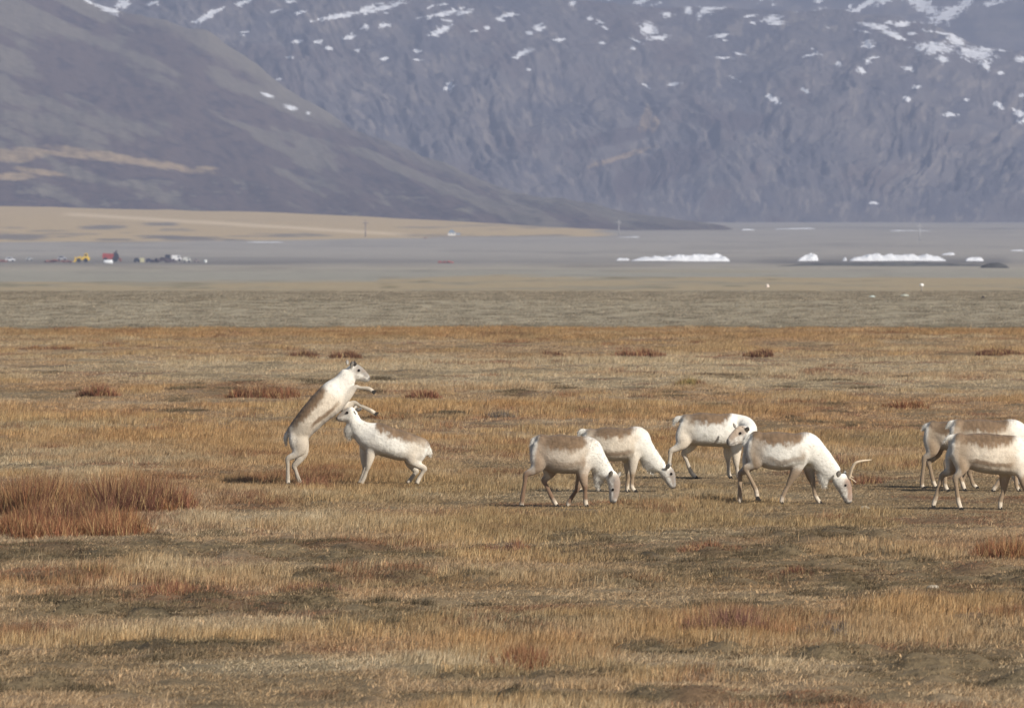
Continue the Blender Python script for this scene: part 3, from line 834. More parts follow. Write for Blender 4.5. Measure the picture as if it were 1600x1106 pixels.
def build_deer(name, label, group, o, k, gy, gx, spec, seed, coat=None):
    """spec points are photo crop coordinates; the animal's own scale turns them into metres about its base"""
    ck = dict(saddle=SADDLE, flank=CREAM, thigh=TAN, neck=WHITE, leg=LEG, head=WHITE, face=GREY * 0.55, speck=0.3, stripe=0.5, sock=0.22, v0=0.0, bellyc=BELLY)
    if coat: ck.update(coat)
    r = np.random.default_rng(seed)
    pyg = o[1] + gy / k
    D = float(D_of_y(pyg)); s = FPX / D
    ox = (o[0] + gx / k - 800.0) / s
    base = (ox, D, float(ground_z(ox, D)))
    u = 1.0 / (k * s)
    def P(cx, cy, y=0.0): return [(cx - gx) * u, y, (gy - cy) * u]
    root = empty('reindeer', base)
    tag(root, label, 'reindeer', group)
    tubes = []
    tw = spec.get('tw', 1.0)
    S = []
    for i, q in enumerate(spec['torso']):
        w = TORSO_W[i] * tw if len(q) < 5 or q[4] is None else q[4]
        S.append(P(q[0], q[1], q[3] if len(q) > 3 else 0) + [q[2] * u, min(w, q[2] * u * 1.05)])
    n0 = spec.get('up', (0, 0, 1))
    for q in S[:6]: q[3] *= 1.03; q[4] *= 1.03
    a, b = np.array(S[0]), np.array(S[1])      # full, blunt hindquarters
    r0 = a * 0.45 + b * 0.55; r0[:3] = a[:3] * 0.52 + b[:3] * 0.48; r0[3] = b[3] * 0.90; r0[4] = 0.135
    e0 = a.copy(); e0[:3] = a[:3] * 0.88 + b[:3] * 0.12 + (b[:3] - a[:3]) * 0.0; e0[3] = b[3] * 0.60; e0[4] = 0.09
    down = np.array(n0, float) * -b[3] * 0.22
    e0[:3] += down; r0[:3] += down * 0.3
    S = [list(e0), list(r0)] + S[1:]
    tb = list(tube(S, n0, 8, 36, 0.80))
    tb[7] = np.interp(tb[7], [0, 1, 2, 9], [0, 0.6, 1.0, 8.0])
    tubes.append(('torso', tb))
    S = []
    for i, q in enumerate(spec['head']):
        S.append(P(q[0], q[1], q[3] if len(q) > 3 else 0) + [q[2] * u, min(HEAD_W[i], max(q[2] * u * 0.95, 0.02))])
    tubes.append(('head', tube(S, spec.get('head_up', (0.7, 0, 0.7)), 7, 24)))
    hooves = []
    for (kd, side, pts) in spec['legs']:
        RR = HIND_R if kd == 'h' else FORE_R
        pts = [list(p) for p in pts]
        # split the cannon so it stays slim between joints
        a, b = pts[2], pts[3]
        mid = [a[0] + (b[0] - a[0]) * 0.35, a[1] + (b[1] - a[1]) * 0.35]
        seq = [pts[0], pts[1], pts[2], mid, pts[3], pts[4]]
        ys = [0.085, 0.092, 0.085, 0.08, 0.075, 0.075]
        if kd == 'h':      # haunch and gaskin: a broad wedge narrowing to the hock
            hp, st, hk = [np.array(p, float) for p in pts[:3]]
            bk = np.array([-0.05 / u * spec.get('face', 1), 0.0])
            seq = [list(hp), list(hp * 0.45 + st * 0.55 + bk * 0.5), list(st * 0.70 + hk * 0.20 + hp * 0.10 + bk * 0.2), list(st * 0.40 + hk * 0.60), pts[2], mid, pts[3], pts[4]]
            ys = [0.075, 0.085, 0.09, 0.09, 0.09, 0.088, 0.085, 0.085]
        S = [P(p[0], p[1], side * yy + spec.get('ly', 0)) + list(rr) for p, yy, rr in zip(seq, ys, RR)]
        tubes.append(('hind' if kd == 'h' else 'fore', tube(S, (1, 0, 0.05), 6, 16)))
        if kd == 'h':      # buttock: the straight back line from the tail head down to the gaskin
            r0_ = np.array(tubes[0][1][2][8]); c_ = np.array(S[2][:3]); b_ = np.array(S[1][:3])
            up_ = np.array(n0, float)
            yy = side * 0.075 + spec.get('ly', 0)
            fb = np.array([-0.03 * spec.get('face', 1), 0, 0])
            p0_ = r0_ * np.array([1, 0, 1]) + up_ * 0.02; p2_ = c_ * 0.8 + np.array(S[3][:3]) * 0.2
            p1_ = p0_ * 0.45 + p2_ * 0.55 + fb
            for q_ in (p0_, p1_, p2_): q_[1] = yy
            tubes.append(('buttock', tube([list(p0_) + [0.085, 0.06], list(p1_) + [0.085, 0.075], list(p2_) + [0.07, 0.06]], (1, 0, 0.05), 8, 16)))
        # hoof direction: from fetlock to toe
        a = np.array(S[-2][:3]); b = np.array(S[-1][:3])
        hooves.append((b, b - a))
    for (b, t, y0, y1, wd) in spec['ears']:
        p0 = np.array(P(b[0], b[1], y0)); p1 = np.array(P(t[0], t[1], y1))
        S = []
        for f, rr in ((0, .35), (.25, .8), (.55, 1.0), (.8, .75), (1, .3)):
            S.append(list(p0 + (p1 - p0) * f) + [wd * rr, 0.013])
        dd = p1 - p0; nn = np.cross(dd, (0, 1, 0)); nn = nn / (np.linalg.norm(nn) + 1e-9)
        tubes.append(('ear', tube(S, nn, 4, 14)))
    for tp in spec.get('tail', []):
        S = [P(q[0], q[1], 0) + [q[2] * u * 0.78, q[2] * u * 0.65] for q in tp]
        tubes.append(('tail', tube(S, (1, 0, 0.1), 5, 14)))
    for tp in spec.get('beard', []):
        S = [P(q[0], q[1], q[3] if len(q) > 3 else 0) + [q[2] * u, q[2] * u * 0.6] for q in tp]
        tubes.append(('beard', tube(S, (1, 0, 0.1), 5, 16)))
    # union
    Vs = []; F4 = []; F3 = []; off = 0
    for nm, tb in tubes:
        Vs.append(tb[0]); F4.append(tb[1][0] + off); F3.append(tb[1][1] + off); F3.append(tb[1][2] + off); off += len(tb[0])
    me = np_mesh('tmp', np.concatenate(Vs), [np.concatenate(F4), np.concatenate(F3)])
    bm = bmesh.new(); bm.from_mesh(me)
    bmesh.ops.recalc_face_normals(bm, faces=bm.faces[:]); bm.to_mesh(me); bm.free()
    ob = bpy.data.objects.new('tmp', me); COL.objects.link(ob)
    md = ob.modifiers.new('r', 'REMESH'); md.mode = 'VOXEL'; md.voxel_size = 0.011; md.use_smooth_shade = True
    md = ob.modifiers.new('s', 'SMOOTH'); md.factor = 0.5; md.iterations = 6
    dg = bpy.context.evaluated_depsgraph_get()
    me2 = bpy.data.meshes.new_from_object(ob.evaluated_get(dg), depsgraph=dg)
    bpy.data.objects.remove(ob); bpy.data.meshes.remove(me)
    nv = len(me2.vertices)
    co = np.zeros(nv * 3, np.float32); me2.vertices.foreach_get('co', co); co = co.reshape(-1, 3).astype(float)
    no = np.zeros(nv * 3, np.float32); me2.vertices.foreach_get('normal', no); no = no.reshape(-1, 3).astype(float)
    # coat relief
    rough = (fbm(co[:, 0] * 16 + co[:, 1] * 9, co[:, 2] * 16, seed, 4) - 0.5) * 0.008
    # --- colours
    info = []
    for nm, tb in tubes:
        C, Tn, Nn, rv, rw, par = tb[2:]
        d2 = ((co[:, None, :] - C[None]) ** 2).sum(-1)
        j = d2.argmin(1); dist = np.sqrt(d2[np.arange(nv), j])
        rel = co - C[j]
        vv = (rel * Nn[j]).sum(1) / rv[j]
        B = np.cross(Tn[j], Nn[j])
        ww = (rel * B).sum(1) / rw[j]
        lr = np.sqrt(vv ** 2 + ww ** 2)
        sd = (lr - 1) * np.minimum(rv[j], rw[j])
        al = np.abs((rel * Tn[j]).sum(1))
        sd = np.where(al > 0.02, np.maximum(sd, dist - rv[j]), sd)
        info.append((nm, par[j], vv, ww, sd, Tn[j]))
    nz = fbm(co[:, 0] * 9 + seed, co[:, 2] * 9, 71, 4) - 0.5
    nzs = fbm(co[:, 0] * 46 + seed, co[:, 2] * 34 + co[:, 1] * 30, 72, 2)
    cols = []; wts = []
    kk = spec.get('keys', None)
    for nm, par, vv, ww, sd, tn in info:
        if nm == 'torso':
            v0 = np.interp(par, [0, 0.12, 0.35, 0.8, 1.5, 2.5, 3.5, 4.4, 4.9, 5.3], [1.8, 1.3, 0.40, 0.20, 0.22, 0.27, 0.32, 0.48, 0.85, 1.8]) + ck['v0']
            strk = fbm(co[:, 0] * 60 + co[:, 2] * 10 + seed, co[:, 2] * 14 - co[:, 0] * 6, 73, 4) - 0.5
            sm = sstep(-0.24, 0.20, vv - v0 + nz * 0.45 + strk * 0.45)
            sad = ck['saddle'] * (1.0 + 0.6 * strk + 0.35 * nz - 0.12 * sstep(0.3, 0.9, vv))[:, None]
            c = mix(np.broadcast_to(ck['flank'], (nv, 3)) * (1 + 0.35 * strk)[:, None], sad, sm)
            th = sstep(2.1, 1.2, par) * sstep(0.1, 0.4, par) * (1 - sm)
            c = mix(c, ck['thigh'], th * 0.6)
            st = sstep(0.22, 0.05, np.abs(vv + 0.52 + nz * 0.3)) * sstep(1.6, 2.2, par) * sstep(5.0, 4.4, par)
            c = mix(c, ck['saddle'] * 1.1, st * ck['stripe'])  # coat's lower-flank stripe; on the rearing animal it also paints the belly-crease shade
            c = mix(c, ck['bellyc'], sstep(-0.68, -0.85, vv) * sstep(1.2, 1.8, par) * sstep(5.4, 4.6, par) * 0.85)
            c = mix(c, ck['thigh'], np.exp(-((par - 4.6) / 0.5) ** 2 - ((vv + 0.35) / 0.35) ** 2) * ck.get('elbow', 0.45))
            c = mix(c, ck['neck'], sstep(4.5, 5.3, par + nz * 0.8) * (1 - np.exp(-((par - 4.9) / 0.6) ** 2 - ((vv + 0.5) / 0.3) ** 2) * 0.6))
            c = c * (1 + 0.12 * (fbm(co[:, 0] * 14 + seed, co[:, 2] * 9, 76, 3) - 0.5))[:, None]
            sp = 0.3 * sstep(0.50, 0.75, nzs) * sstep(4.6, 5.4, par) * sstep(-0.5, 0.3, vv)
            c = mix(c, GREY * 0.55, sp * ck['speck'])
            c = mix(c, WHITE, sstep(0.32, 0.10, par + nz * 0.3))
        elif nm == 'head':
            c = np.broadcast_to(ck['head'], (nv, 3))
            c = mix(c, ck['face'], sstep(0.0, 0.4, vv + nz * 0.6) * sstep(0.3, 0.9, par) * sstep(3.7, 3.0, par) * 0.9)
            c = mix(c, GREY, sstep(1.8, 2.9, par) * sstep(3.9, 3.3, par) * 0.3)
            c = mix(c, DKGREY * 1.6, np.exp(-((par - 1.15) / 0.38) ** 2 - ((vv - 0.3) / 0.33) ** 2) * 0.85)
            c = mix(c, np.array([0.28, 0.21, 0.16]), 1.5 * sstep(0.55, 0.9, fbm(co[:, 0] * 40 + seed, co[:, 2] * 40, 75, 3) + 0.25) * sstep(0.2, 0.8, par) * 0.35)
            c = mix(c, DKGREY * 1.3, np.exp(-((vv + 0.35) / 0.14) ** 2) * sstep(2.3, 2.8, par) * 0.75)
            c = mix(c, DKGREY, sstep(3.35, 3.7, par) * sstep(-0.5, 0.1, vv) * 0.9)
            c = mix(c, DKGREY, sstep(3.1, 3.5, par) * sstep(-0.5, -0.8, vv) * 0.7)
        elif nm in ('hind', 'fore'):
            if nm == 'hind': par = np.interp(par, [0, 1, 2, 3, 4, 5, 6, 7], [0, 0.5, 1.0, 1.6, 2, 3, 4, 5])
            c = np.broadcast_to(ck['thigh'] if nm == 'hind' else ck['flank'], (nv, 3))
            if nm == 'hind':
                c = mix(c, WHITE * 0.95, sstep(0.25, 0.75, -vv * spec.get('face', 1)) * sstep(2.0, 1.2, par) * 0.8)
            else:
                c = mix(c, ck['thigh'], sstep(0.3, 1.1, par + nz))
            c = mix(c, ck['leg'], sstep(1.3, 2.2, par + nz * 0.8))
            c = mix(c, CREAM * 0.98, sstep(4.05 - ck['sock'], 4.7 - ck['sock'], par + nz * 1.6) * 0.9)
            c = mix(c, CREAM * 0.8, sstep(0.3, 0.9, -vv * spec.get('face', 1)) * sstep(1.6, 2.4, par) * 0.45)
        elif nm == 'ear':
            c = mix(np.broadcast_to(GREY * 0.55, (nv, 3)), DKGREY, sstep(0.45, 0.85, np.abs(vv)))
            c = mix(c, CREAM * 0.8, sstep(0.4, 0.1, np.abs(vv)) * sstep(3.4, 2.5, par) * 0.7)
        elif nm == 'buttock':
            c = mix(np.broadcast_to(ck['thigh'], (nv, 3)), WHITE * 0.95, sstep(0.1, 0.6, -vv * spec.get('face', 1) + nz * 0.4) * 0.85)
        elif nm == 'tail':
            c = np.broadcast_to(WHITE, (nv, 3))
        else:
            c = np.broadcast_to(WHITE * 0.97, (nv, 3))
        cols.append(c)
        bias = 0.012 if nm in ('hind', 'fore') else (0.006 if nm == 'buttock' else 0.0)
        sft = 0.03 if nm in ('torso', 'hind', 'fore', 'buttock') else 0.012
        wts.append(np.exp(-np.clip((sd + bias) / sft, -6, 40)))
    W = np.stack(wts, 1); W /= W.sum(1, keepdims=True) + 1e-12
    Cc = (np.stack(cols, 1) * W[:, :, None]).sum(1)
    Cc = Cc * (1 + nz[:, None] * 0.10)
    Cc = np.clip(Cc, 0.01, 0.87)
    wt = np.zeros(nv)                      # how furry: torso, tail and beard, not legs or face
    for jx, (nm, *_r) in enumerate(info):
        if nm in ('torso', 'tail', 'beard', 'buttock'): wt += W[:, jx]
    # let haunch and shoulder melt into the trunk
    ed = np.zeros(len(me2.edges) * 2, np.int32); me2.edges.foreach_get('vertices', ed); ed = ed.reshape(-1, 2)
    ws = wt.copy()
    for jx, (nm, par, *_r) in enumerate(info):
        if nm in ('hind', 'fore'): ws += W[:, jx] * sstep(1.5, 0.8, np.interp(par, [0, 1, 2, 3, 4, 7], [0, 0.5, 1.0, 1.6, 2, 5]) if nm == 'hind' else par)
    ws = np.clip(ws, 0, 1) * 0.6
    deg = np.bincount(ed.ravel(), minlength=nv).astype(float)
    for _ in range(22):
        acc = np.zeros((nv, 3))
        for ax in range(3):
            acc[:, ax] = np.bincount(ed[:, 0], co[ed[:, 1], ax], nv) + np.bincount(ed[:, 1], co[ed[:, 0], ax], nv)
        co = co + (acc / np.maximum(deg, 1)[:, None] - co) * ws[:, None]
    co2 = co + no * rough[:, None] * wt[:, None]
    me2.vertices.foreach_set('co', co2.astype(np.float32).ravel())
    me2.update()
    me2.name = 'reindeer_body'
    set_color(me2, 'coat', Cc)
    link('body', me2, COAT_M, root)
    # --- fur: short strands lying back along the body
    flow = np.zeros((nv, 3))
    for jx, (nm, par, vv, ww, sd, tn) in enumerate(info):
        fl = -tn if nm in ('torso', 'head') else tn
        if nm in ('tail', 'beard'): fl = np.tile(np.array([0, 0, -1.0]), (nv, 1))
        flow += fl * W[:, jx][:, None]
    par_t = info[0][1]; vv_t = info[0][2]
    length = 0.026 + 0.035 * sstep(5.0, 6.2, par_t) * sstep(0.0, -0.7, vv_t) + 0.02 * sstep(0.7, 0.3, par_t)
    nb = [jx for jx, q in enumerate(info) if q[0] in ('tail', 'beard')]
    for jx in nb: length = length + 0.035 * W[:, jx]
    nh = 11000
    prob = np.clip(wt - 0.25, 0, 1); prob /= prob.sum()
    pick = r.choice(nv, nh, p=prob)
    jit = r.normal(0, 0.22, (nh, 3))
    dirv = flow[pick] + np.array([0, 0, -0.35]) + jit
    nn = no[pick]
    dirv = dirv - nn * (dirv * nn).sum(1)[:, None]
    dirv /= np.linalg.norm(dirv, axis=1)[:, None] + 1e-9
    dirv = dirv * 0.92 + nn * r.uniform(0.04, 0.22, nh)[:, None]
    L_ = length[pick] * r.uniform(0.6, 1.3, nh)
    root_p = co2[pick] + r.normal(0, 0.003, (nh, 3)) - nn * 0.003
    side = np.cross(dirv, nn); side /= np.linalg.norm(side, axis=1)[:, None] + 1e-9
    w_ = r.uniform(0.0016, 0.0036, nh)[:, None]
    P3 = np.stack([root_p - side * w_, root_p + side * w_, root_p + dirv * L_[:, None]], 1).reshape(-1, 3)
    fm = np_mesh('reindeer_fur', P3, np.arange(nh * 3).reshape(-1, 3), smooth=False)
    hc = np.clip(Cc[pick] * r.uniform(0.84, 1.08, nh)[:, None], 0.01, 0.86)
    fl_ = (r.uniform(0, 1, nh) < 0.16 * ck['speck']) & (par_t[pick] > 4.5) & (vv_t[pick] > -0.5)
    hc = np.where(fl_[:, None], GREY * 0.45, hc)
    set_color(fm, 'coat', np.repeat(hc, 3, 0))
    link('fur', fm, COAT_M, root)
    # --- hooves
    for (b, dv) in hooves:
        bm = bmesh.new()
        dv = Vector(dv)
        fwd = spec.get('face', 1)
        for sy in (-1, 1):
            vs = []
            prof_ = [(-0.028, 0.0), (-0.022, 0.045), (0.012, 0.055), (0.034, 0.022), (0.05, -0.004), (-0.026, -0.004)]
            for yy in (0.004, 0.03):
                vs.append([bm.verts.new((fwd * qx, sy * yy * (1 if qx < 0.03 else 0.75), qz)) for qx, qz in prof_])
            bm.faces.new(vs[0]); bm.faces.new(list(reversed(vs[1])))
            for i in range(6):
                bm.faces.new((vs[0][i], vs[1][i], vs[1][(i + 1) % 6], vs[0][(i + 1) % 6]))
        bmesh.ops.recalc_face_normals(bm, faces=bm.faces[:])
        hm = bpy.data.meshes.new('hoof'); bm.to_mesh(hm); bm.free()
        ho = link('hoof', hm, HOOF_M, root)
        loc = Vector(b)
        # lifted feet turn with the shank
        if b[2] > 0.16:
            axis = Vector((dv.x, 0, dv.z)).normalized()
            ang = math.atan2(-axis.x, -axis.z)
            ho.rotation_euler = (0, -ang if False else ang, 0)
            ho.location = loc + axis * 0.03
        else:
            ho.location = (loc.x + fwd * 0.004, loc.y, max(loc.z - 0.035, -0.01))
    # --- eyes
    for (ex, ey, yy) in spec.get('eyes', []):
        bm = bmesh.new(); bmesh.ops.create_uvsphere(bm, u_segments=10, v_segments=8, radius=0.020)
        em = bpy.data.meshes.new('eye'); bm.to_mesh(em); bm.free()
        link('eye', em, EYE_M, root, P(ex, ey, yy))
    # --- antlers
    for (mt, pts) in spec.get('antlers', []):
        S = [P(q[0], q[1], q[3]) + [q[2] * 1.2, q[2] * 1.2] for q in pts]
        tb = tube(S, (0.3, 1, 0.2), 6, 10)
        am = np_mesh('antler', tb[0], tb[1])
        link('antler', am, ANTLER_M if mt == 'bone' else VELVET_M, root)
    return root

FIGHT = 'two reindeer fighting'
GRAZE = 'reindeer grazing in the middle'
TRIO = 'reindeer trio at the right edge'
C1 = ((420, 540), 4.607); C2 = ((790, 620), 5.714); C3 = ((1020, 620), 4.444); C4 = ((1400, 630), 6.145)

build_deer('rearing', 'pale reindeer rearing up on its hind legs with forelegs kicking', FIGHT, *C1, 1002, 180, dict(
    up=(-0.73, 0, 0.68), head_up=(0.5, 0, 0.85),
    torso=[(165, 640, 40), (213, 622, 80), (283, 545, 90), (345, 478, 98), (425, 405, 108), (480, 345, 104), (532, 285, 84), (560, 228, 66), (574, 188, 52)],
    head=[(580, 172, 48), (624, 192, 58), (666, 213, 47), (702, 234, 32), (721, 244, 20)],
    legs=[('h', -1, [(225, 640), (255, 745), (138, 815), (138, 960), (140, 998)]),
          ('h', 1, [(225, 650), (262, 760), (182, 868), (212, 960), (232, 998)]),
          ('f', -1, [(505, 405), (556, 372), (622, 300), (718, 310), (752, 332)]),
          ('f', 1, [(500, 420), (548, 444), (612, 412), (728, 466), (765, 490)])],
    ears=[((592, 158), (606, 112), -0.075, -0.12, 0.040), ((566, 140), (562, 100), 0.06, 0.09, 0.034)],
    tail=[[(155, 610, 26), (128, 640, 26), (122, 675, 24), (128, 708, 12)]],
    eyes=[(649, 178, -0.068), (652, 178, 0.068)],
    antlers=[('velvet', [(612, 142, 0.02, -0.04), (622, 132, 0.022, -0.05), (630, 126, 0.014, -0.055)]), ('velvet', [(606, 136, 0.02, 0.04), (614, 122, 0.018, 0.05), (620, 114, 0.012, 0.055)])],
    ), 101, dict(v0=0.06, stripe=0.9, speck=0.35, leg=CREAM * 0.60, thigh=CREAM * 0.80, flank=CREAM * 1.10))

build_deer('pushing', 'white reindeer facing left, shoving its head under the rearing one', FIGHT, *C1, 1002, 860, dict(
    up=(0, 0, 1), head_up=(0, 0, 1), face=-1,
    torso=[(1140, 748, 42), (1070, 735, 82), (965, 720, 105), (880, 700, 106), (790, 668, 110), (725, 648, 100), (664, 606, 76), (622, 556, 52), (606, 512, 44)],
    head=[(616, 490, 54), (578, 500, 57), (540, 510, 42), (508, 520, 28), (490, 524, 17)],
    legs=[('h', -1, [(1050, 750), (1005, 815), (1122, 882), (1080, 958), (1064, 994)]),
          ('h', 1, [(1050, 760), (1000, 830), (1062, 905), (1020, 962), (1000, 990)]),
          ('f', -1, [(745, 690), (735, 775), (714, 870), (682, 960), (660, 1000)]),
          ('f', 1, [(700, 700), (690, 790), (692, 880), (664, 970), (645, 1000)])],
    ears=[((622, 462), (672, 452), -0.08, -0.13, 0.036), ((612, 455), (640, 420), 0.06, 0.09, 0.034)],
    tail=[[(1140, 735, 30), (1160, 765, 26), (1150, 795, 14)]],
    beard=[[(650, 585, 76), (605, 600, 64), (582, 628, 46), (582, 656, 24)]],
    eyes=[(565, 480, -0.068), (565, 480, 0.068)],
    ), 102, dict(v0=0.10, stripe=0.1, speck=0.0, flank=WHITE * 0.97, thigh=CREAM, neck=WHITE, leg=CREAM * 0.7, elbow=0.3))

build_deer('frontgrazer', 'brown backed reindeer with speckled neck, head down turned to the camera', GRAZE, *C2, 983, 440, dict(
    head_up=(0.9, -0.3, 0.35),
    torso=[(272, 400, 50), (335, 455, 122), (430, 492, 165), (540, 512, 168), (655, 515, 162), (742, 520, 156), (818, 575, 98), (872, 642, 79), (912, 700, 70, -0.03)],
    head=[(932, 690, 58, -0.05), (962, 745, 62, -0.08), (970, 815, 54, -0.11), (962, 890, 42, -0.13), (955, 935, 30, -0.14)],
    legs=[('h', -1, [(310, 500), (325, 610), (182, 690), (150, 895), (140, 968)]),
          ('h', 1, [(390, 560), (420, 660), (342, 745), (415, 900), (455, 968)]),
          ('f', -1, [(710, 580), (690, 690), (708, 800), (712, 920), (722, 980)]),
          ('f', 1, [(690, 590), (680, 700), (640, 820), (575, 920), (552, 975)])],
    ears=[((925, 715), (948, 652), -0.13, -0.20, 0.040), ((1000, 720), (1028, 668), 0.02, 0.05, 0.034)],
    tail=[[(275, 370, 34), (244, 390, 32), (232, 450, 28), (232, 520, 14)]],
    beard=[[(850, 640, 84), (842, 700, 66), (832, 750, 50), (826, 790, 26)]],
    eyes=[(956, 822, -0.165), (992, 758, -0.12)],
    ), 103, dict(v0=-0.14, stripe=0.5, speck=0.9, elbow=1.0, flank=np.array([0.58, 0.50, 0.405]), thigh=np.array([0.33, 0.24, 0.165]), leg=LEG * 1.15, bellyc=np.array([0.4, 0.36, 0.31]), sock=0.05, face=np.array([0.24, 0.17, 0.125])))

build_deer('secondgrazer', 'cream reindeer grazing behind the speckled one, head down on the right', GRAZE, *C2, 848, 980, dict(
    head_up=(0.9, 0, 0.4),
    torso=[(700, 335, 45), (770, 395, 112), (860, 412, 145), (965, 420, 148), (1090, 420, 140), (1172, 415, 148), (1246, 474, 92), (1320, 562, 76), (1386, 630, 60)],
    head=[(1412, 640, 60), (1450, 690, 64), (1474, 748, 48), (1490, 790, 34), (1497, 808, 22)],
    legs=[('h', -1, [(770, 440), (760, 560), (645, 660), (652, 800), (668, 838)]),
          ('h', 1, [(800, 450), (850, 570), (795, 680), (815, 800), (840, 838)]),
          ('f', -1, [(1150, 490), (1140, 570), (1130, 690), (1128, 800), (1158, 842)]),
          ('f', 1, [(1110, 500), (1095, 580), (1098, 700), (1086, 800), (1088, 842)])],
    ears=[((1425, 640), (1465, 592), -0.08, -0.15, 0.042), ((1450, 620), (1480, 590), 0.07, 0.12, 0.034)],
    tail=[[(710, 305, 36), (670, 310, 38), (648, 345, 22)]],
    beard=[[(1275, 520, 92), (1305, 585, 82), (1322, 632, 58), (1330, 668, 26)]],
    eyes=[(1478, 682, -0.066), (1482, 682, 0.066)],
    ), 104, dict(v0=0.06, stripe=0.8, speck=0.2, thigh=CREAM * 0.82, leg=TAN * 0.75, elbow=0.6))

build_deer('turnedhead', 'white rumped reindeer at the back turning its head round to its flank', GRAZE, *C3, 568, 360, dict(
    head_up=(0.2, 0, 0.98),
    torso=[(205, 175, 36), (245, 212, 92), (320, 222, 112), (400, 228, 112), (490, 232, 112), (570, 222, 108), (632, 212, 82, -0.05, 0.14), (668, 232, 62, -0.22, 0.12), (664, 250, 48, -0.40, 0.10)],
    head=[(648, 252, 52, -0.44), (606, 256, 64, -0.50), (566, 280, 52, -0.55), (534, 302, 39, -0.58), (514, 312, 27, -0.60)],
    legs=[('h', -1, [(240, 250), (225, 320), (125, 375), (108, 500), (100, 558)]),
          ('h', 1, [(265, 260), (285, 330), (215, 392), (268, 525), (300, 558)]),
          ('f', 1, [(540, 310), (524, 380), (524, 440), (528, 530), (540, 560)]),
          ('f', -1, [(580, 310), (578, 390), (580, 470), (590, 540), (596, 562)])],
    ears=[((638, 232), (660, 204), -0.52, -0.60, 0.046), ((572, 215), (552, 176), -0.45, -0.42, 0.026)],
    tail=[[(205, 145, 24), (172, 150, 28), (150, 170, 22), (146, 190, 10)]],
    eyes=[(600, 244, -0.60), (560, 240, -0.50)],
    antlers=[('velvet', [(612, 218, 0.016, -0.52), (614, 208, 0.02, -0.53), (618, 202, 0.012, -0.53)])],
    ), 105, dict(v0=0.06, stripe=0.0, speck=0.15, elbow=0.1, flank=WHITE * 0.97, thigh=CREAM * 1.05, leg=CREAM * 0.75, face=np.array([0.40, 0.30, 0.21]), bellyc=CREAM * 0.75))

build_deer('antlered', 'reindeer with one curved antler grazing with its head at the ground', GRAZE, *C3, 744, 820, dict(
    head_up=(0.9, 0, 0.4),
    torso=[(672, 290, 44), (728, 345, 104), (810, 368, 126), (900, 376, 130), (1000, 372, 116), (1072, 368, 119), (1138, 402, 86), (1200, 474, 77), (1260, 540, 63)],
    head=[(1290, 560, 56), (1322, 608, 58), (1342, 664, 44), (1354, 712, 32), (1358, 735, 22)],
    legs=[('h', -1, [(715, 390), (735, 460), (640, 492), (712, 640), (724, 696)]),
          ('h', 1, [(690, 400), (690, 470), (608, 535), (604, 690), (606, 738)]),
          ('f', -1, [(1020, 440), (995, 505), (948, 590), (902, 690), (890, 738)]),
          ('f', 1, [(1080, 450), (1090, 520), (1112, 600), (1132, 690), (1162, 738)])],
    ears=[((1282, 558), (1292, 508), -0.10, -0.15, 0.044), ((1330, 545), (1338, 512), 0.07, 0.10, 0.030)],
    tail=[[(672, 262, 26), (650, 285, 30), (640, 330, 26), (645, 380, 12)]],
    beard=[[(1165, 450, 60), (1185, 520, 54), (1192, 572, 42), (1196, 606, 24)]],
    eyes=[(1335, 612, -0.064), (1340, 612, 0.064)],
    antlers=[('bone', [(1364, 565, 0.016, -0.03), (1372, 530, 0.017, -0.05), (1384, 490, 0.017, -0.08), (1408, 456, 0.016, -0.10), (1455, 442, 0.013, -0.10), (1490, 438, 0.009, -0.09), (1516, 434, 0.004, -0.08)]),
             ('bone', [(1369, 545, 0.008, -0.04), (1382, 553, 0.007, -0.05), (1392, 558, 0.004, -0.06)]),
             ('bone', [(1366, 560, 0.008, -0.03), (1392, 578, 0.007, -0.06), (1408, 592, 0.004, -0.08)])],
    ), 106, dict(v0=0.04, stripe=0.6, speck=0.06, elbow=0.8, flank=WHITE * 0.95, thigh=TAN * 0.72, leg=TAN * 0.75, face=np.array([0.30, 0.17, 0.11])))

build_deer('trio_rear', 'brown rumped reindeer at right, leftmost and farthest of the trio', TRIO, *C4, 822, 600, dict(
    head_up=(0.9, 0, 0.4),
    torso=[(295, 215, 46), (370, 285, 110), (480, 310, 136), (600, 318, 140), (720, 312, 136), (830, 312, 138), (930, 372, 98), (1010, 470, 80), (1075, 560, 66)],
    head=[(1095, 580, 58), (1130, 640, 58), (1152, 700, 46), (1166, 750, 34), (1172, 780, 22)],
    legs=[('h', -1, [(360, 320), (370, 450), (270, 530), (245, 770), (262, 812)]),
          ('h', 1, [(390, 330), (420, 460), (318, 570), (358, 745), (382, 805)]),
          ('f', -1, [(770, 400), (740, 540), (700, 660), (735, 770), (775, 812)]),
          ('f', 1, [(760, 400), (700, 560), (665, 680), (640, 760), (648, 805)])],
    ears=[((1085, 575), (1110, 520), -0.09, -0.15, 0.042), ((1120, 560), (1140, 525), 0.07, 0.10, 0.032)],
    tail=[[(330, 205, 26), (290, 215, 32), (262, 250, 20), (258, 270, 8)]],
    eyes=[(1142, 640, -0.064), (1146, 640, 0.064)],
    ), 107, dict(v0=-0.2, stripe=0.5, leg=TAN * 0.7, thigh=TAN * 0.85, saddle=SADDLE * 0.8))

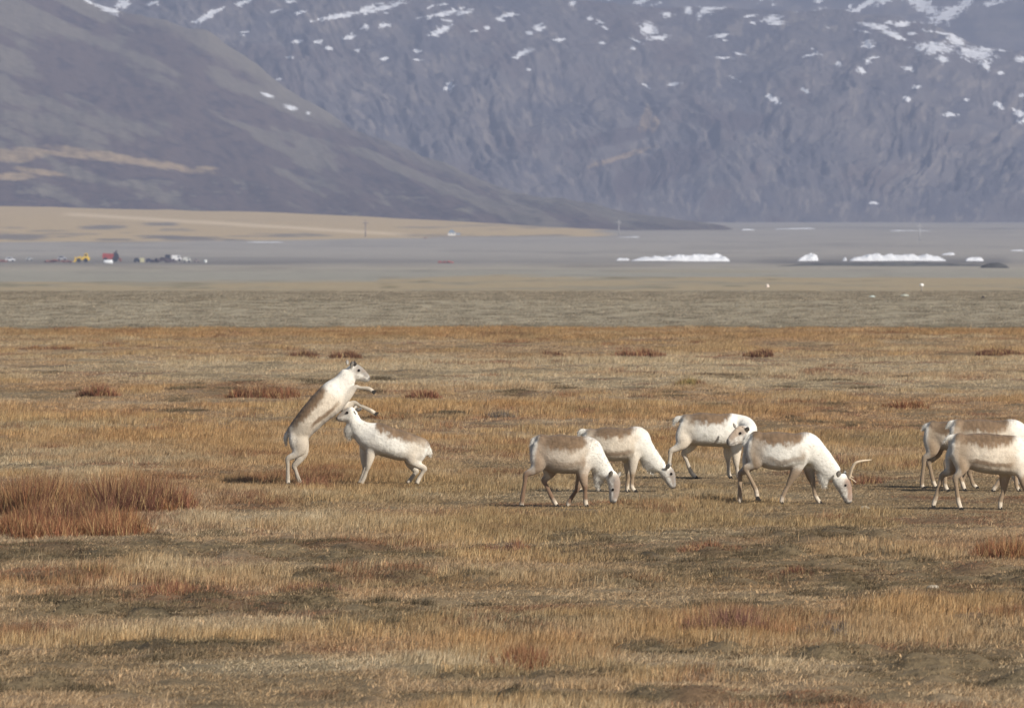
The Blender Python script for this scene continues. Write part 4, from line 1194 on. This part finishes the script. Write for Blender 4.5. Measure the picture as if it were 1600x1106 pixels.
build_deer('trio_mid', 'reindeer at right with dark back stripe, middle of the overlapping trio', TRIO, *C4, 850, 800, dict(
    head_up=(0.9, 0, 0.4),
    torso=[(535, 215, 44), (620, 285, 124), (740, 310, 155), (870, 325, 160), (1010, 325, 154), (1130, 310, 150), (1230, 352, 106), (1310, 442, 88), (1380, 540, 72)],
    head=[(1405, 560, 62), (1440, 625, 62), (1464, 690, 48), (1480, 750, 34), (1486, 790, 22)],
    legs=[('h', -1, [(620, 330), (610, 470), (478, 560), (468, 780), (495, 838)]),
          ('h', 1, [(640, 340), (670, 480), (580, 600), (640, 770), (660, 830)]),
          ('f', -1, [(1090, 430), (1060, 540), (1040, 660), (960, 790), (925, 840)]),
          ('f', 1, [(1100, 430), (1130, 560), (1150, 680), (1160, 790), (1180, 840)])],
    ears=[((1395, 560), (1420, 505), -0.09, -0.15, 0.042), ((1430, 545), (1455, 510), 0.07, 0.10, 0.032)],
    tail=[[(560, 180, 30), (520, 190, 36), (495, 225, 22), (488, 245, 8)]],
    eyes=[(1452, 630, -0.064), (1456, 630, 0.064)],
    ), 108, dict(v0=0.0, stripe=0.3, flank=CREAM * 0.95, leg=TAN * 0.8))

build_deer('trio_front', 'nearest reindeer of the right trio with cream flank and white tail', TRIO, *C4, 1022, 800, dict(
    head_up=(0.9, 0, 0.4),
    torso=[(540, 350, 48), (625, 430, 140), (760, 460, 175), (880, 478, 188), (1020, 492, 186), (1170, 500, 184), (1290, 510, 146), (1390, 600, 116), (1470, 710, 88)],
    head=[(1500, 740, 70), (1540, 810, 70), (1565, 880, 54), (1580, 940, 38), (1586, 975, 26)],
    legs=[('h', -1, [(640, 470), (660, 600), (565, 715), (595, 930), (618, 1005)]),
          ('h', 1, [(600, 480), (570, 620), (448, 690), (385, 900), (358, 985)]),
          ('f', -1, [(1200, 620), (1220, 720), (1245, 830), (1250, 950), (1275, 1010)]),
          ('f', 1, [(1080, 600), (1045, 720), (1040, 820), (1005, 950), (1002, 1012)])],
    ears=[((1490, 740), (1520, 670), -0.09, -0.15, 0.044), ((1530, 720), (1560, 680), 0.07, 0.10, 0.034)],
    tail=[[(570, 315, 32), (520, 320, 36), (478, 340, 26), (452, 368, 10)]],
    eyes=[(1555, 815, -0.066), (1558, 815, 0.066)],
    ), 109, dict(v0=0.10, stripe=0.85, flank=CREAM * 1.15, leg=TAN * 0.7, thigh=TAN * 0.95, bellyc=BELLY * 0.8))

# ------------------------------------------------------------------ stones
def stone(px, py, wpx, hpx, label, col, seed, name='stone', depth=None):
    x0, D = at(px, py); s = FPX / D
    rx = wpx / 2 / s; h = hpx / s
    bm = bmesh.new(); bmesh.ops.create_icosphere(bm, subdivisions=4, radius=1)
    n = len(bm.verts); co = np.array([v.co[:] for v in bm.verts])
    f = 0.72 + 0.55 * fbm(co[:, 0] * 1.6 + seed + co[:, 2], co[:, 1] * 1.6 + co[:, 2] * 1.3, seed, 4)
    for v, q in zip(bm.verts, f):
        v.co = Vector((v.co.x * rx * q, v.co.y * (depth or rx * 0.7) * q, max(v.co.z, -0.35) * h * q))
    me = bpy.data.meshes.new(name); bm.to_mesh(me); bm.free()
    for p in me.polygons: p.use_smooth = True
    o = link(name, me, simple_mat(name + '_rock', col, 0.9, 0.3, 12, 0.01), loc=(x0, D, float(ground_z(x0, D)) + h * 0.1))
    return tag(o, label, 'stone')
stone(1350, 803, 24, 9, 'pale buff stone on the grass below the antlered reindeer', (0.42, 0.37, 0.285), 3)
stone(1457, 917, 22, 7, 'pale stone in the right foreground, larger of the two close together', (0.36, 0.31, 0.24), 5)
stone(1436, 893, 8, 3, 'tiny white stone in the right foreground above the pale one', (0.7, 0.68, 0.62), 6)
stone(1413, 464, 15, 4, 'flat greenish grey boulder on the far gravel terrace', (0.36, 0.37, 0.31), 8)
stone(1363, 465, 11, 3, 'small light green boulder on the far terrace, left of the flat one', (0.46, 0.52, 0.48), 9)
stone(1536, 467, 6, 4, 'small dark boulder on the far terrace at right', (0.05, 0.045, 0.045), 10)
stone(1199, 449, 6, 5, 'small pale round stone on the tan band left of the marker post', (0.7, 0.62, 0.54), 11)

# ------------------------------------------------------------------ marker post, power poles
def lathe_mesh(name, prof_, m=14):
    th = np.linspace(0, 2 * math.pi, m, endpoint=False)
    V = np.array([[r_ * math.cos(t), r_ * math.sin(t), z_] for r_, z_ in prof_ for t in th])
    k = len(prof_); idx = np.arange(k * m).reshape(k, m); nx = np.roll(idx, -1, 1)
    F = np.stack([idx[:-1], nx[:-1], nx[1:], idx[1:]], -1).reshape(-1, 4)
    return np_mesh(name, V, F)
def box_bm(bm, c, sz):
    r_ = bmesh.ops.create_cube(bm, size=1)
    for v in r_['verts']:
        v.co = Vector((c[0] + v.co.x * sz[0], c[1] + v.co.y * sz[1], c[2] + v.co.z * sz[2]))
    return r_['verts']
def bm_obj(name, bm, mat, parent=None, loc=None, bevel=0.0):
    if bevel > 0:
        bmesh.ops.bevel(bm, geom=bm.edges[:], offset=bevel, segments=2, affect='EDGES', profile=0.6)
    bmesh.ops.recalc_face_normals(bm, faces=bm.faces[:])
    me = bpy.data.meshes.new(name); bm.to_mesh(me); bm.free()
    return link(name, me, mat, parent, loc)

PAINT_W = simple_mat('white_paint', (0.78, 0.77, 0.73), 0.5, 0.06, 3)
x0, D0 = at(1440, 455)
s0 = FPX / D0
mk = empty('marker_post', (x0, D0, float(ground_z(x0, D0))))
tag(mk, 'short grey post with a round white top on the tan band', 'post')
link('post', lathe_mesh('post', [(0.0, -0.1), (0.035, -0.1), (0.03, 0.24), (0.0, 0.25)]), simple_mat('grey_wood', (0.3, 0.28, 0.25), 0.9), mk)
link('post_top', lathe_mesh('post_top', [(0, 0.24), (0.09, 0.27), (0.13, 0.33), (0.13, 0.38), (0.08, 0.44), (0, 0.46)]), PAINT_W, mk)

POLE_M = simple_mat('pale_timber', (0.42, 0.41, 0.40), 0.8, 0.2, 4)
DPOLE_M = simple_mat('dark_timber', (0.16, 0.12, 0.12), 0.8, 0.2, 4)
INS_M = simple_mat('insulator_glaze', (0.55, 0.55, 0.55), 0.3, 0.1, 8)
def power_pole(px, py_base, hpx, label, mat):
    x0, D = at(px, py_base); s = FPX / D
    H = hpx / s
    e = empty('power_pole', (x0, D, float(prof(D))))
    tag(e, label, 'pole', 'power poles on the far plain')
    link('shaft', lathe_mesh('shaft', [(0, -1.0), (0.30, -1.0), (0.2, H), (0, H + 0.05)]), mat, e)
    bm = bmesh.new(); box_bm(bm, (0, -0.36, H * 0.84), (3.2, 0.28, 0.28))
    bm_obj('crossarm', bm, mat, e, bevel=0.03)
    for dx in (-1.4, 0, 1.4):
        io = link('insulator', lathe_mesh('insulator', [(0, 0), (0.14, 0.02), (0.07, 0.15), (0.14, 0.25), (0.05, 0.42), (0, 0.45)], 10), INS_M, e)
        io.location = (dx, -0.36, H * 0.84 + 0.15)
power_pole(967, 367, 23, 'pale power pole at the end of the tan fields, left of the snow banks', POLE_M)
power_pole(1437, 377, 27, 'pale power pole on the grey flats above the right snow bank', POLE_M)
power_pole(571, 374, 30, 'thin dark power pole in front of the tan fields at left', DPOLE_M)

# ------------------------------------------------------------------ snow banks on the flats
SNOW_M = simple_mat('old_snow', (0.74, 0.75, 0.77), 0.7, 0.06, 0.6, 0.15)
def snowbank(px0, px1, py_base, hpx, label, seed, ragged=0.5):
    x0, D = at((px0 + px1) / 2, py_base); s = FPX / D
    L_ = (px1 - px0) / s; H = hpx / s
    nx, ny = 110, 24
    U, Vv = np.meshgrid(np.linspace(-1, 1, nx), np.linspace(-1, 1, ny))
    edge = np.clip(1 - np.abs(U) ** 4, 0, 1) ** 0.6 * (0.75 + 0.25 * U * (1 if seed % 2 else -0.3)) * (0.85 + 0.3 * vnoise(U * L_ / 5.0, Vv * 0.5, seed + 40))
    n1 = fbm(U * L_ / 9 + seed, Vv * 1.5, seed, 4)
    nar = np.clip(edge * (1.1 - ragged * 1.3 * np.clip(n1 - 0.42, 0, 1) * 2), 0, 1)
    dome = np.clip(1 - Vv ** 2, 0, 1) ** 0.5
    Z = H * (nar * dome * (0.80 + 0.35 * n1 + 0.45 * (fbm(U * L_ / 2.6 + seed * 3, Vv * 2.2, seed + 70, 4) - 0.4))) - 0.12 * H
    X = U * L_ / 2; Y = Vv * (2.0 + L_ * 0.06)
    V = np.stack([X, Y, Z], -1).reshape(-1, 3)
    idx = np.arange(nx * ny).reshape(ny, nx)
    F = np.stack([idx[:-1, :-1], idx[:-1, 1:], idx[1:, 1:], idx[1:, :-1]], -1).reshape(-1, 4)
    o = link('snowbank', np_mesh('snowbank', V, F), SNOW_M, loc=(x0, D, float(prof(D))))
    tag(o, label, 'snow bank', 'snow banks left on the grey flats')
snowbank(983, 1141, 408, 14, 'long snow bank left of centre on the grey flats', 1)
snowbank(963, 984, 407, 5, 'small low snow strip just left of the long snow bank', 2)
snowbank(1245, 1279, 408, 13, 'short ragged snow bank between the two long ones', 3, 0.9)
snowbank(1325, 1480, 408, 15, 'long snow bank at right with a notch in its middle', 4, 0.4)
snowbank(1470, 1492, 399, 6, 'small snow strip behind the right end of the right snow bank', 5)
snowbank(1508, 1537, 408, 9, 'small separate snow bank farthest to the right', 6)
snowbank(1316, 1323, 408, 8, 'tiny snow lump left of the right long bank', 7)
snowbank(1158, 1180, 360, 2.6, 'far thin snow streak at the foot of the left hill\'s tip', 8)
snowbank(1210, 1275, 358, 2, 'far long thin snow streak under the crags', 9, 0.8)
snowbank(1390, 1455, 361, 1.6, 'far thin snow streak by the right power pole', 10, 0.8)
snowbank(964, 1000, 371, 1.6, 'far thin snow streak beside the pale left power pole', 11, 0.6)
snowbank(385, 445, 379, 1.6, 'thin white snow streak below the tan fields', 12, 0.8)
snowbank(1578, 1600, 392, 2, 'thin snow streak at the right edge of the flats', 13, 0.6)

# dark eroded turf bank at the right end of the flats
def turfbank(px0, px1, py, hpx, label, col, seed):
    x0, D = at((px0 + px1) / 2, py); s = FPX / D
    L_ = (px1 - px0) / s; H = hpx / s
    nx, ny = 90, 16
    U, Vv = np.meshgrid(np.linspace(-1, 1, nx), np.linspace(-1, 1, ny))
    n1 = fbm(U * L_ / 6 + seed, Vv * 2, seed, 4)
    Z = H * np.clip(1 - np.abs(U) ** 3, 0, 1) * np.clip(1 - Vv ** 2, 0, 1) ** 0.6 * (0.55 + 0.8 * n1) - 0.1 * H
    V = np.stack([U * L_ / 2, Vv * 3.5, Z], -1).reshape(-1, 3)
    idx = np.arange(nx * ny).reshape(ny, nx)
    F = np.stack([idx[:-1, :-1], idx[:-1, 1:], idx[1:, 1:], idx[1:, :-1]], -1).reshape(-1, 4)
    o = link('turf_bank', np_mesh('turf_bank', V, F), simple_mat('turf', col, 0.95, 0.35, 0.5, 0.3), loc=(x0, D, float(prof(D))))
    tag(o, label, 'bank', kind='structure')
turfbank(1205, 1560, 416, 6, 'long dark turf bank below the right snow banks', (0.10, 0.10, 0.095), 21)
turfbank(1530, 1578, 419, 9, 'dark turf hump ending the bank at right', (0.07, 0.07, 0.068), 22)

# ------------------------------------------------------------------ machines and cars far out on the flats
GLASS_M = simple_mat('dark_glass', (0.03, 0.035, 0.045), 0.15, 0.1, 2)
TYRE_M = simple_mat('rubber', (0.025, 0.025, 0.027), 0.8, 0.2, 6)
YEL_M = simple_mat('yellow_paint', (0.75, 0.50, 0.03), 0.5, 0.2, 1.5)
RED_M = simple_mat('rusty_red_paint', (0.34, 0.065, 0.05), 0.7, 0.35, 1.5)
STEEL_M = simple_mat('dark_steel', (0.07, 0.055, 0.06), 0.6, 0.3, 2)
DARKP_M = simple_mat('dark_paint', (0.035, 0.04, 0.055), 0.4, 0.2, 2)
GREYP_M = simple_mat('grey_paint', (0.36, 0.36, 0.38), 0.5, 0.2, 2)
CREAMP_M = simple_mat('cream_paint', (0.55, 0.52, 0.33), 0.6, 0.2, 2)
RUST_M = simple_mat('rust', (0.20, 0.09, 0.07), 0.9, 0.4, 1.2)

def wheel(parent, x, y, r, w):
    bm = bmesh.new()
    bmesh.ops.create_cone(bm, cap_ends=True, segments=18, radius1=r, radius2=r, depth=w)
    for v in bm.verts: v.co = Vector((v.co.x, v.co.z, v.co.y))
    o = bm_obj('wheel', bm, TYRE_M, parent, (x, y, r), bevel=min(r, w) * 0.15)
    return o
def prism(bm, prof_, y0, y1):
    a = [bm.verts.new((x, y0, z)) for x, z in prof_]; b = [bm.verts.new((x, y1, z)) for x, z in prof_]
    bm.faces.new(a); bm.faces.new(list(reversed(b)))
    n = len(prof_)
    for i in range(n): bm.faces.new((a[i], b[i], b[(i + 1) % n], a[(i + 1) % n]))
def car(px, py, wpx, hpx, mat, label, name='parked_car', shape='car'):
    x0, D = at(px, py); s = FPX / D
    L_ = wpx / s; H = hpx / s
    e = empty(name, (x0, D, float(prof(D))))
    tag(e, label, 'van' if shape == 'van' else 'car', 'vehicles parked out on the flats')
    w = min(1.75, L_ * 0.6)
    bm = bmesh.new()
    if shape == 'van':
        pr = [(-.5, .16), (.5, .16), (.5, .5), (.42, .60), (.33, 1), (-.48, 1), (-.5, .9)]
    else:
        pr = [(-.5, .2), (.5, .2), (.5, .52), (.28, .62), (.14, 1), (-.30, 1), (-.44, .64), (-.5, .6)]
    prism(bm, [(a * L_, b * H) for a, b in pr], -w / 2, w / 2)
    bm_obj('body', bm, mat, e, bevel=0.06)
    bm = bmesh.new()
    if shape == 'van': pr = [(.12, .62), (.37, .62), (.30, .92), (.12, .92)]
    else: pr = [(-.36, .66), (.22, .66), (.12, .93), (-.27, .93)]
    prism(bm, [(a * L_, b * H) for a, b in pr], -w / 2 - 0.012, w / 2 + 0.012)
    bm_obj('window', bm, GLASS_M, e)
    rr = 0.19 * H + 0.06
    for sx in (-.3, .3):
        for sy in (-1, 1): wheel(e, sx * L_, sy * (w / 2 - 0.05), rr, 0.22)
    return e
car(16, 409, 15, 7, simple_mat('white_car_paint', (0.66, 0.67, 0.70), 0.4, 0.05, 1), 'white car farthest left in the row on the flats')
car(46, 407, 10, 5, simple_mat('silver_car_paint', (0.50, 0.52, 0.52), 0.35, 0.08, 1), 'small silver car, second from the left in the row')
car(97, 407, 15, 7, GREYP_M, 'grey car left of the yellow loader')
car(214, 410, 10, 7, DARKP_M, 'black car right of the red machine, beside a cream box')
car(233, 410, 11, 6, simple_mat('navy_car_paint', (0.05, 0.05, 0.085), 0.4, 0.2, 1), 'navy car between the cream box and the scrap heap')
car(276, 408, 15, 9, simple_mat('van_paint', (0.80, 0.80, 0.80), 0.4, 0.05, 1), 'white van at the right end of the row of vehicles', 'parked_van', 'van')
car(292, 410, 12, 8, simple_mat('pale_van_paint', (0.60, 0.60, 0.55), 0.5, 0.1, 1), 'pale grey van just right of the white van', 'parked_van', 'van')
car(307, 410, 9, 5, simple_mat('brown_car_paint', (0.34, 0.28, 0.26), 0.5, 0.1, 1), 'small brownish car right of the two vans')

def loader(px, py, wpx, hpx):
    x0, D = at(px, py); s = FPX / D; L_ = wpx / s; H = hpx / s
    e = empty('wheel_loader', (x0, D, float(prof(D))))
    tag(e, 'yellow wheel loader parked left of the red machine', 'loader')
    bm = bmesh.new(); prism(bm, [(.02 * L_, .22 * H), (.48 * L_, .22 * H), (.5 * L_, .5 * H), (.40 * L_, .62 * H), (.04 * L_, .62 * H)], -.9, .9); bm_obj('engine_body', bm, YEL_M, e, bevel=.06)
    bm = bmesh.new(); prism(bm, [(.16 * L_, .62 * H), (.40 * L_, .62 * H), (.37 * L_, H), (.19 * L_, H)], -.7, .7); c = bm_obj('cab', bm, YEL_M, e, bevel=.04)
    bm = bmesh.new(); prism(bm, [(.20 * L_, .68 * H), (.36 * L_, .68 * H), (.345 * L_, .92 * H), (.21 * L_, .92 * H)], -.715, .715); bm_obj('window', bm, GLASS_M, c)
    bm = bmesh.new(); prism(bm, [(-.26 * L_, .22 * H), (.0, .25 * H), (.0, .5 * H), (-.24 * L_, .6 * H)], -.75, .75); bm_obj('front_frame', bm, YEL_M, e, bevel=.05)
    bm = bmesh.new()
    for sy in (-.6, .6): prism(bm, [(-.36 * L_, .25 * H), (-.30 * L_, .22 * H), (-.02 * L_, .62 * H), (-.06 * L_, .70 * H)], sy - .1, sy + .1)
    bm_obj('lift_arm', bm, YEL_M, e)
    bm = bmesh.new(); prism(bm, [(-.5 * L_, .04 * H), (-.32 * L_, .04 * H), (-.28 * L_, .3 * H), (-.33 * L_, .62 * H), (-.37 * L_, .6 * H), (-.36 * L_, .3 * H), (-.42 * L_, .14 * H)], -1.2, 1.2); bm_obj('bucket', bm, YEL_M, e)
    for sx in (-.14, .26):
        for sy in (-1, 1): wheel(e, sx * L_, sy * .95, .24 * H, .4)
loader(127, 410, 27, 14)

def red_machine(px, py, wpx, hpx):
    x0, D = at(px, py); s = FPX / D; L_ = wpx / s; H = hpx / s
    e = empty('harvester', (x0, D, float(prof(D))))
    tag(e, 'rusty red machine with a dark raised spout, tallest in the row', 'machine')
    bm = bmesh.new(); prism(bm, [(-.5 * L_, .28 * H), (.12 * L_, .22 * H), (.14 * L_, .70 * H), (-.46 * L_, .74 * H), (-.5 * L_, .6 * H)], -1.1, 1.1); bm_obj('hull', bm, RED_M, e, bevel=.08)
    bm = bmesh.new(); prism(bm, [(.12 * L_, .24 * H), (.42 * L_, .24 * H), (.42 * L_, .55 * H), (.34 * L_, .80 * H), (.12 * L_, .80 * H)], -.9, .9); c = bm_obj('cab', bm, STEEL_M, e, bevel=.06)
    bm = bmesh.new(); prism(bm, [(.18 * L_, .5 * H), (.40 * L_, .5 * H), (.34 * L_, .74 * H), (.18 * L_, .74 * H)], -.915, .915); bm_obj('window', bm, GLASS_M, c)
    bm = bmesh.new(); prism(bm, [(.10 * L_, .76 * H), (.20 * L_, .70 * H), (.36 * L_, .96 * H), (.28 * L_, 1.0 * H), (.22 * L_, .9 * H)], -.3, .3); bm_obj('spout', bm, STEEL_M, e)
    bm = bmesh.new(); prism(bm, [(.42 * L_, .06 * H), (.56 * L_, .02 * H), (.58 * L_, .2 * H), (.44 * L_, .4 * H)], -1.4, 1.4); bm_obj('header', bm, RUST_M, e, bevel=.04)
    for sx, q in ((-.32, .18), (.22, .24)):
        for sy in (-1, 1): wheel(e, sx * L_, sy * 1.0, q * H, .4)
red_machine(174, 409, 28, 18)

def heap(px, py, wpx, hpx, mat, label, seed, name='scrap_heap', cat='scrap heap'):
    x0, D = at(px, py); s = FPX / D; L_ = wpx / s; H = hpx / s
    r_ = random.Random(seed)
    bm = bmesh.new()
    for _ in range(int(10 + L_ * 4)):
        t = r_.uniform(-.5, .5); sz = r_.uniform(.25, .6) * H
        vs = box_bm(bm, (0, 0, 0), (sz * r_.uniform(.8, 2.0), sz * r_.uniform(.8, 1.6), sz * r_.uniform(.4, 1.0)))
        a = r_.uniform(0, 3.1); b = r_.uniform(-.5, .5)
        from mathutils import Euler
        M = Euler((b, r_.uniform(-.4, .4), a)).to_matrix()
        off = Vector((t * L_, r_.uniform(-.8, .8), r_.uniform(0.15, .75) * H * (1 - abs(t) * 1.2)))
        for v in vs: v.co = M @ v.co + off
    o = bm_obj(name, bm, mat, None, (x0, D, float(prof(D))))
    tag(o, label, cat)
heap(255, 410, 34, 9, simple_mat('scrap', (0.075, 0.06, 0.065), 0.9, 0.6, 0.8), 'dark heap of scrap left of the white van', 3)
heap(90, 410, 40, 5, RUST_M, 'low rusty scrap heap left of the yellow loader', 4)
heap(2, 410, 14, 5, RUST_M, 'rusty scrap at the very left edge of the row', 5)
heap(697, 412, 24, 6, simple_mat('red_scrap', (0.30, 0.12, 0.10), 0.9, 0.3, 0.8), 'small reddish heap alone on the flats right of the vehicles', 6)
heap(665, 375, 16, 4, RUST_M, 'small red brown heap below the white farmhouse', 7)

def crate(px, py, wpx, hpx, mat, label, name, cat):
    x0, D = at(px, py); s = FPX / D; L_ = wpx / s; H = hpx / s
    bm = bmesh.new(); box_bm(bm, (0, 0, H / 2), (L_, L_ * .8, H)); 
    for i in range(5): box_bm(bm, ((i - 2) * L_ / 5, -L_ * .4 - .02, H / 2), (L_ / 14, .06, H * .92))
    o = bm_obj(name, bm, mat, None, (x0, D, float(prof(D)))); tag(o, label, cat)
crate(222, 410, 7, 7, CREAMP_M, 'cream box between the black car and the navy car', 'storage_box', 'box')
crate(262, 407, 8, 9, DARKP_M, 'dark blue box behind the scrap heap beside the white van', 'storage_box', 'box')

x0, D = at(169, 413); s = FPX / D
L_ = 14 / s; H = 7 / s
tk = link('silage_bale', lathe_mesh('silage_bale', [(0, -L_ / 2), (H * .42, -L_ / 2), (H * .5, -L_ * .45), (H * .5, L_ * .45), (H * .42, L_ / 2), (0, L_ / 2)], 20), simple_mat('white_wrap', (0.72, 0.74, 0.76), 0.35, 0.05, 2), loc=(x0, D, float(prof(D)) + H * .48))
tk.rotation_euler = (0, math.radians(90), 0)
tag(tk, 'white wrapped bale lying in front of the red machine', 'bale')
x0, D = at(321, 411); s = FPX / D; H = 5 / s
tk = link('silage_bale', lathe_mesh('silage_bale', [(0, 0), (H * .42, 0), (H * .5, H * .1), (H * .5, H * .9), (H * .42, H), (0, H)], 18), simple_mat('pale_wrap', (0.66, 0.69, 0.67), 0.35, 0.05, 2), loc=(x0, D, float(prof(D))))
tag(tk, 'small white bale standing alone right of the vehicles', 'bale')

# --- white farmhouse in front of the hill
x0, D = at(706, 372); s = FPX / D
hs = empty('farmhouse', (x0, D, float(prof(D) + lift(x0, D)) + 0.2))
tag(hs, 'tiny white farmhouse with a blue grey roof at the foot of the hill', 'house')
W_ = 12 / s; Hh = 5.0 / s
bm = bmesh.new(); box_bm(bm, (0, 0, Hh / 2 - .2), (W_, W_ * .8, Hh)); bm_obj('wall', bm, PAINT_W, hs)
bm = bmesh.new(); prism(bm, [(-W_ * .56, Hh - .25), (W_ * .56, Hh - .25), (0, Hh + W_ * .35)], -W_ * .45, W_ * .45); bm_obj('roof', bm, simple_mat('roof_sheet', (0.22, 0.30, 0.38), 0.6, .1, 1), hs)
bm = bmesh.new(); box_bm(bm, (W_ * .85, 0, Hh * .35), (W_ * .6, W_ * .5, Hh * .75)); bm_obj('annex', bm, simple_mat('annex_wall', (0.30, 0.32, 0.34), 0.8, .1, 1), hs)
for dx in (-.25, .2):
    bm = bmesh.new(); box_bm(bm, (dx * W_, -W_ * .4 - .02, Hh * .5), (W_ * .16, .06, Hh * .3)); bm_obj('window', bm, GLASS_M, hs)

# ------------------------------------------------------------------ haze
bm = bmesh.new()
box_bm(bm, (0, 6900, 295), (9000, 14400, 640))
hz_m = bpy.data.materials.new('haze'); hz_m.use_nodes = True
nt = hz_m.node_tree; nt.nodes.clear()
pv = nt.nodes.new('ShaderNodeVolumePrincipled')
pv.inputs['Color'].default_value = (0.60, 0.69, 0.97, 1)
pv.inputs['Density'].default_value = 1.2e-4
pv.inputs['Anisotropy'].default_value = 0.1
mo = nt.nodes.new('ShaderNodeOutputMaterial')
nt.links.new(pv.outputs[0], mo.inputs['Volume'])
hz = bm_obj('haze', bm, hz_m)
tag(hz, 'pale blue air haze over the valley', 'haze', kind='stuff')
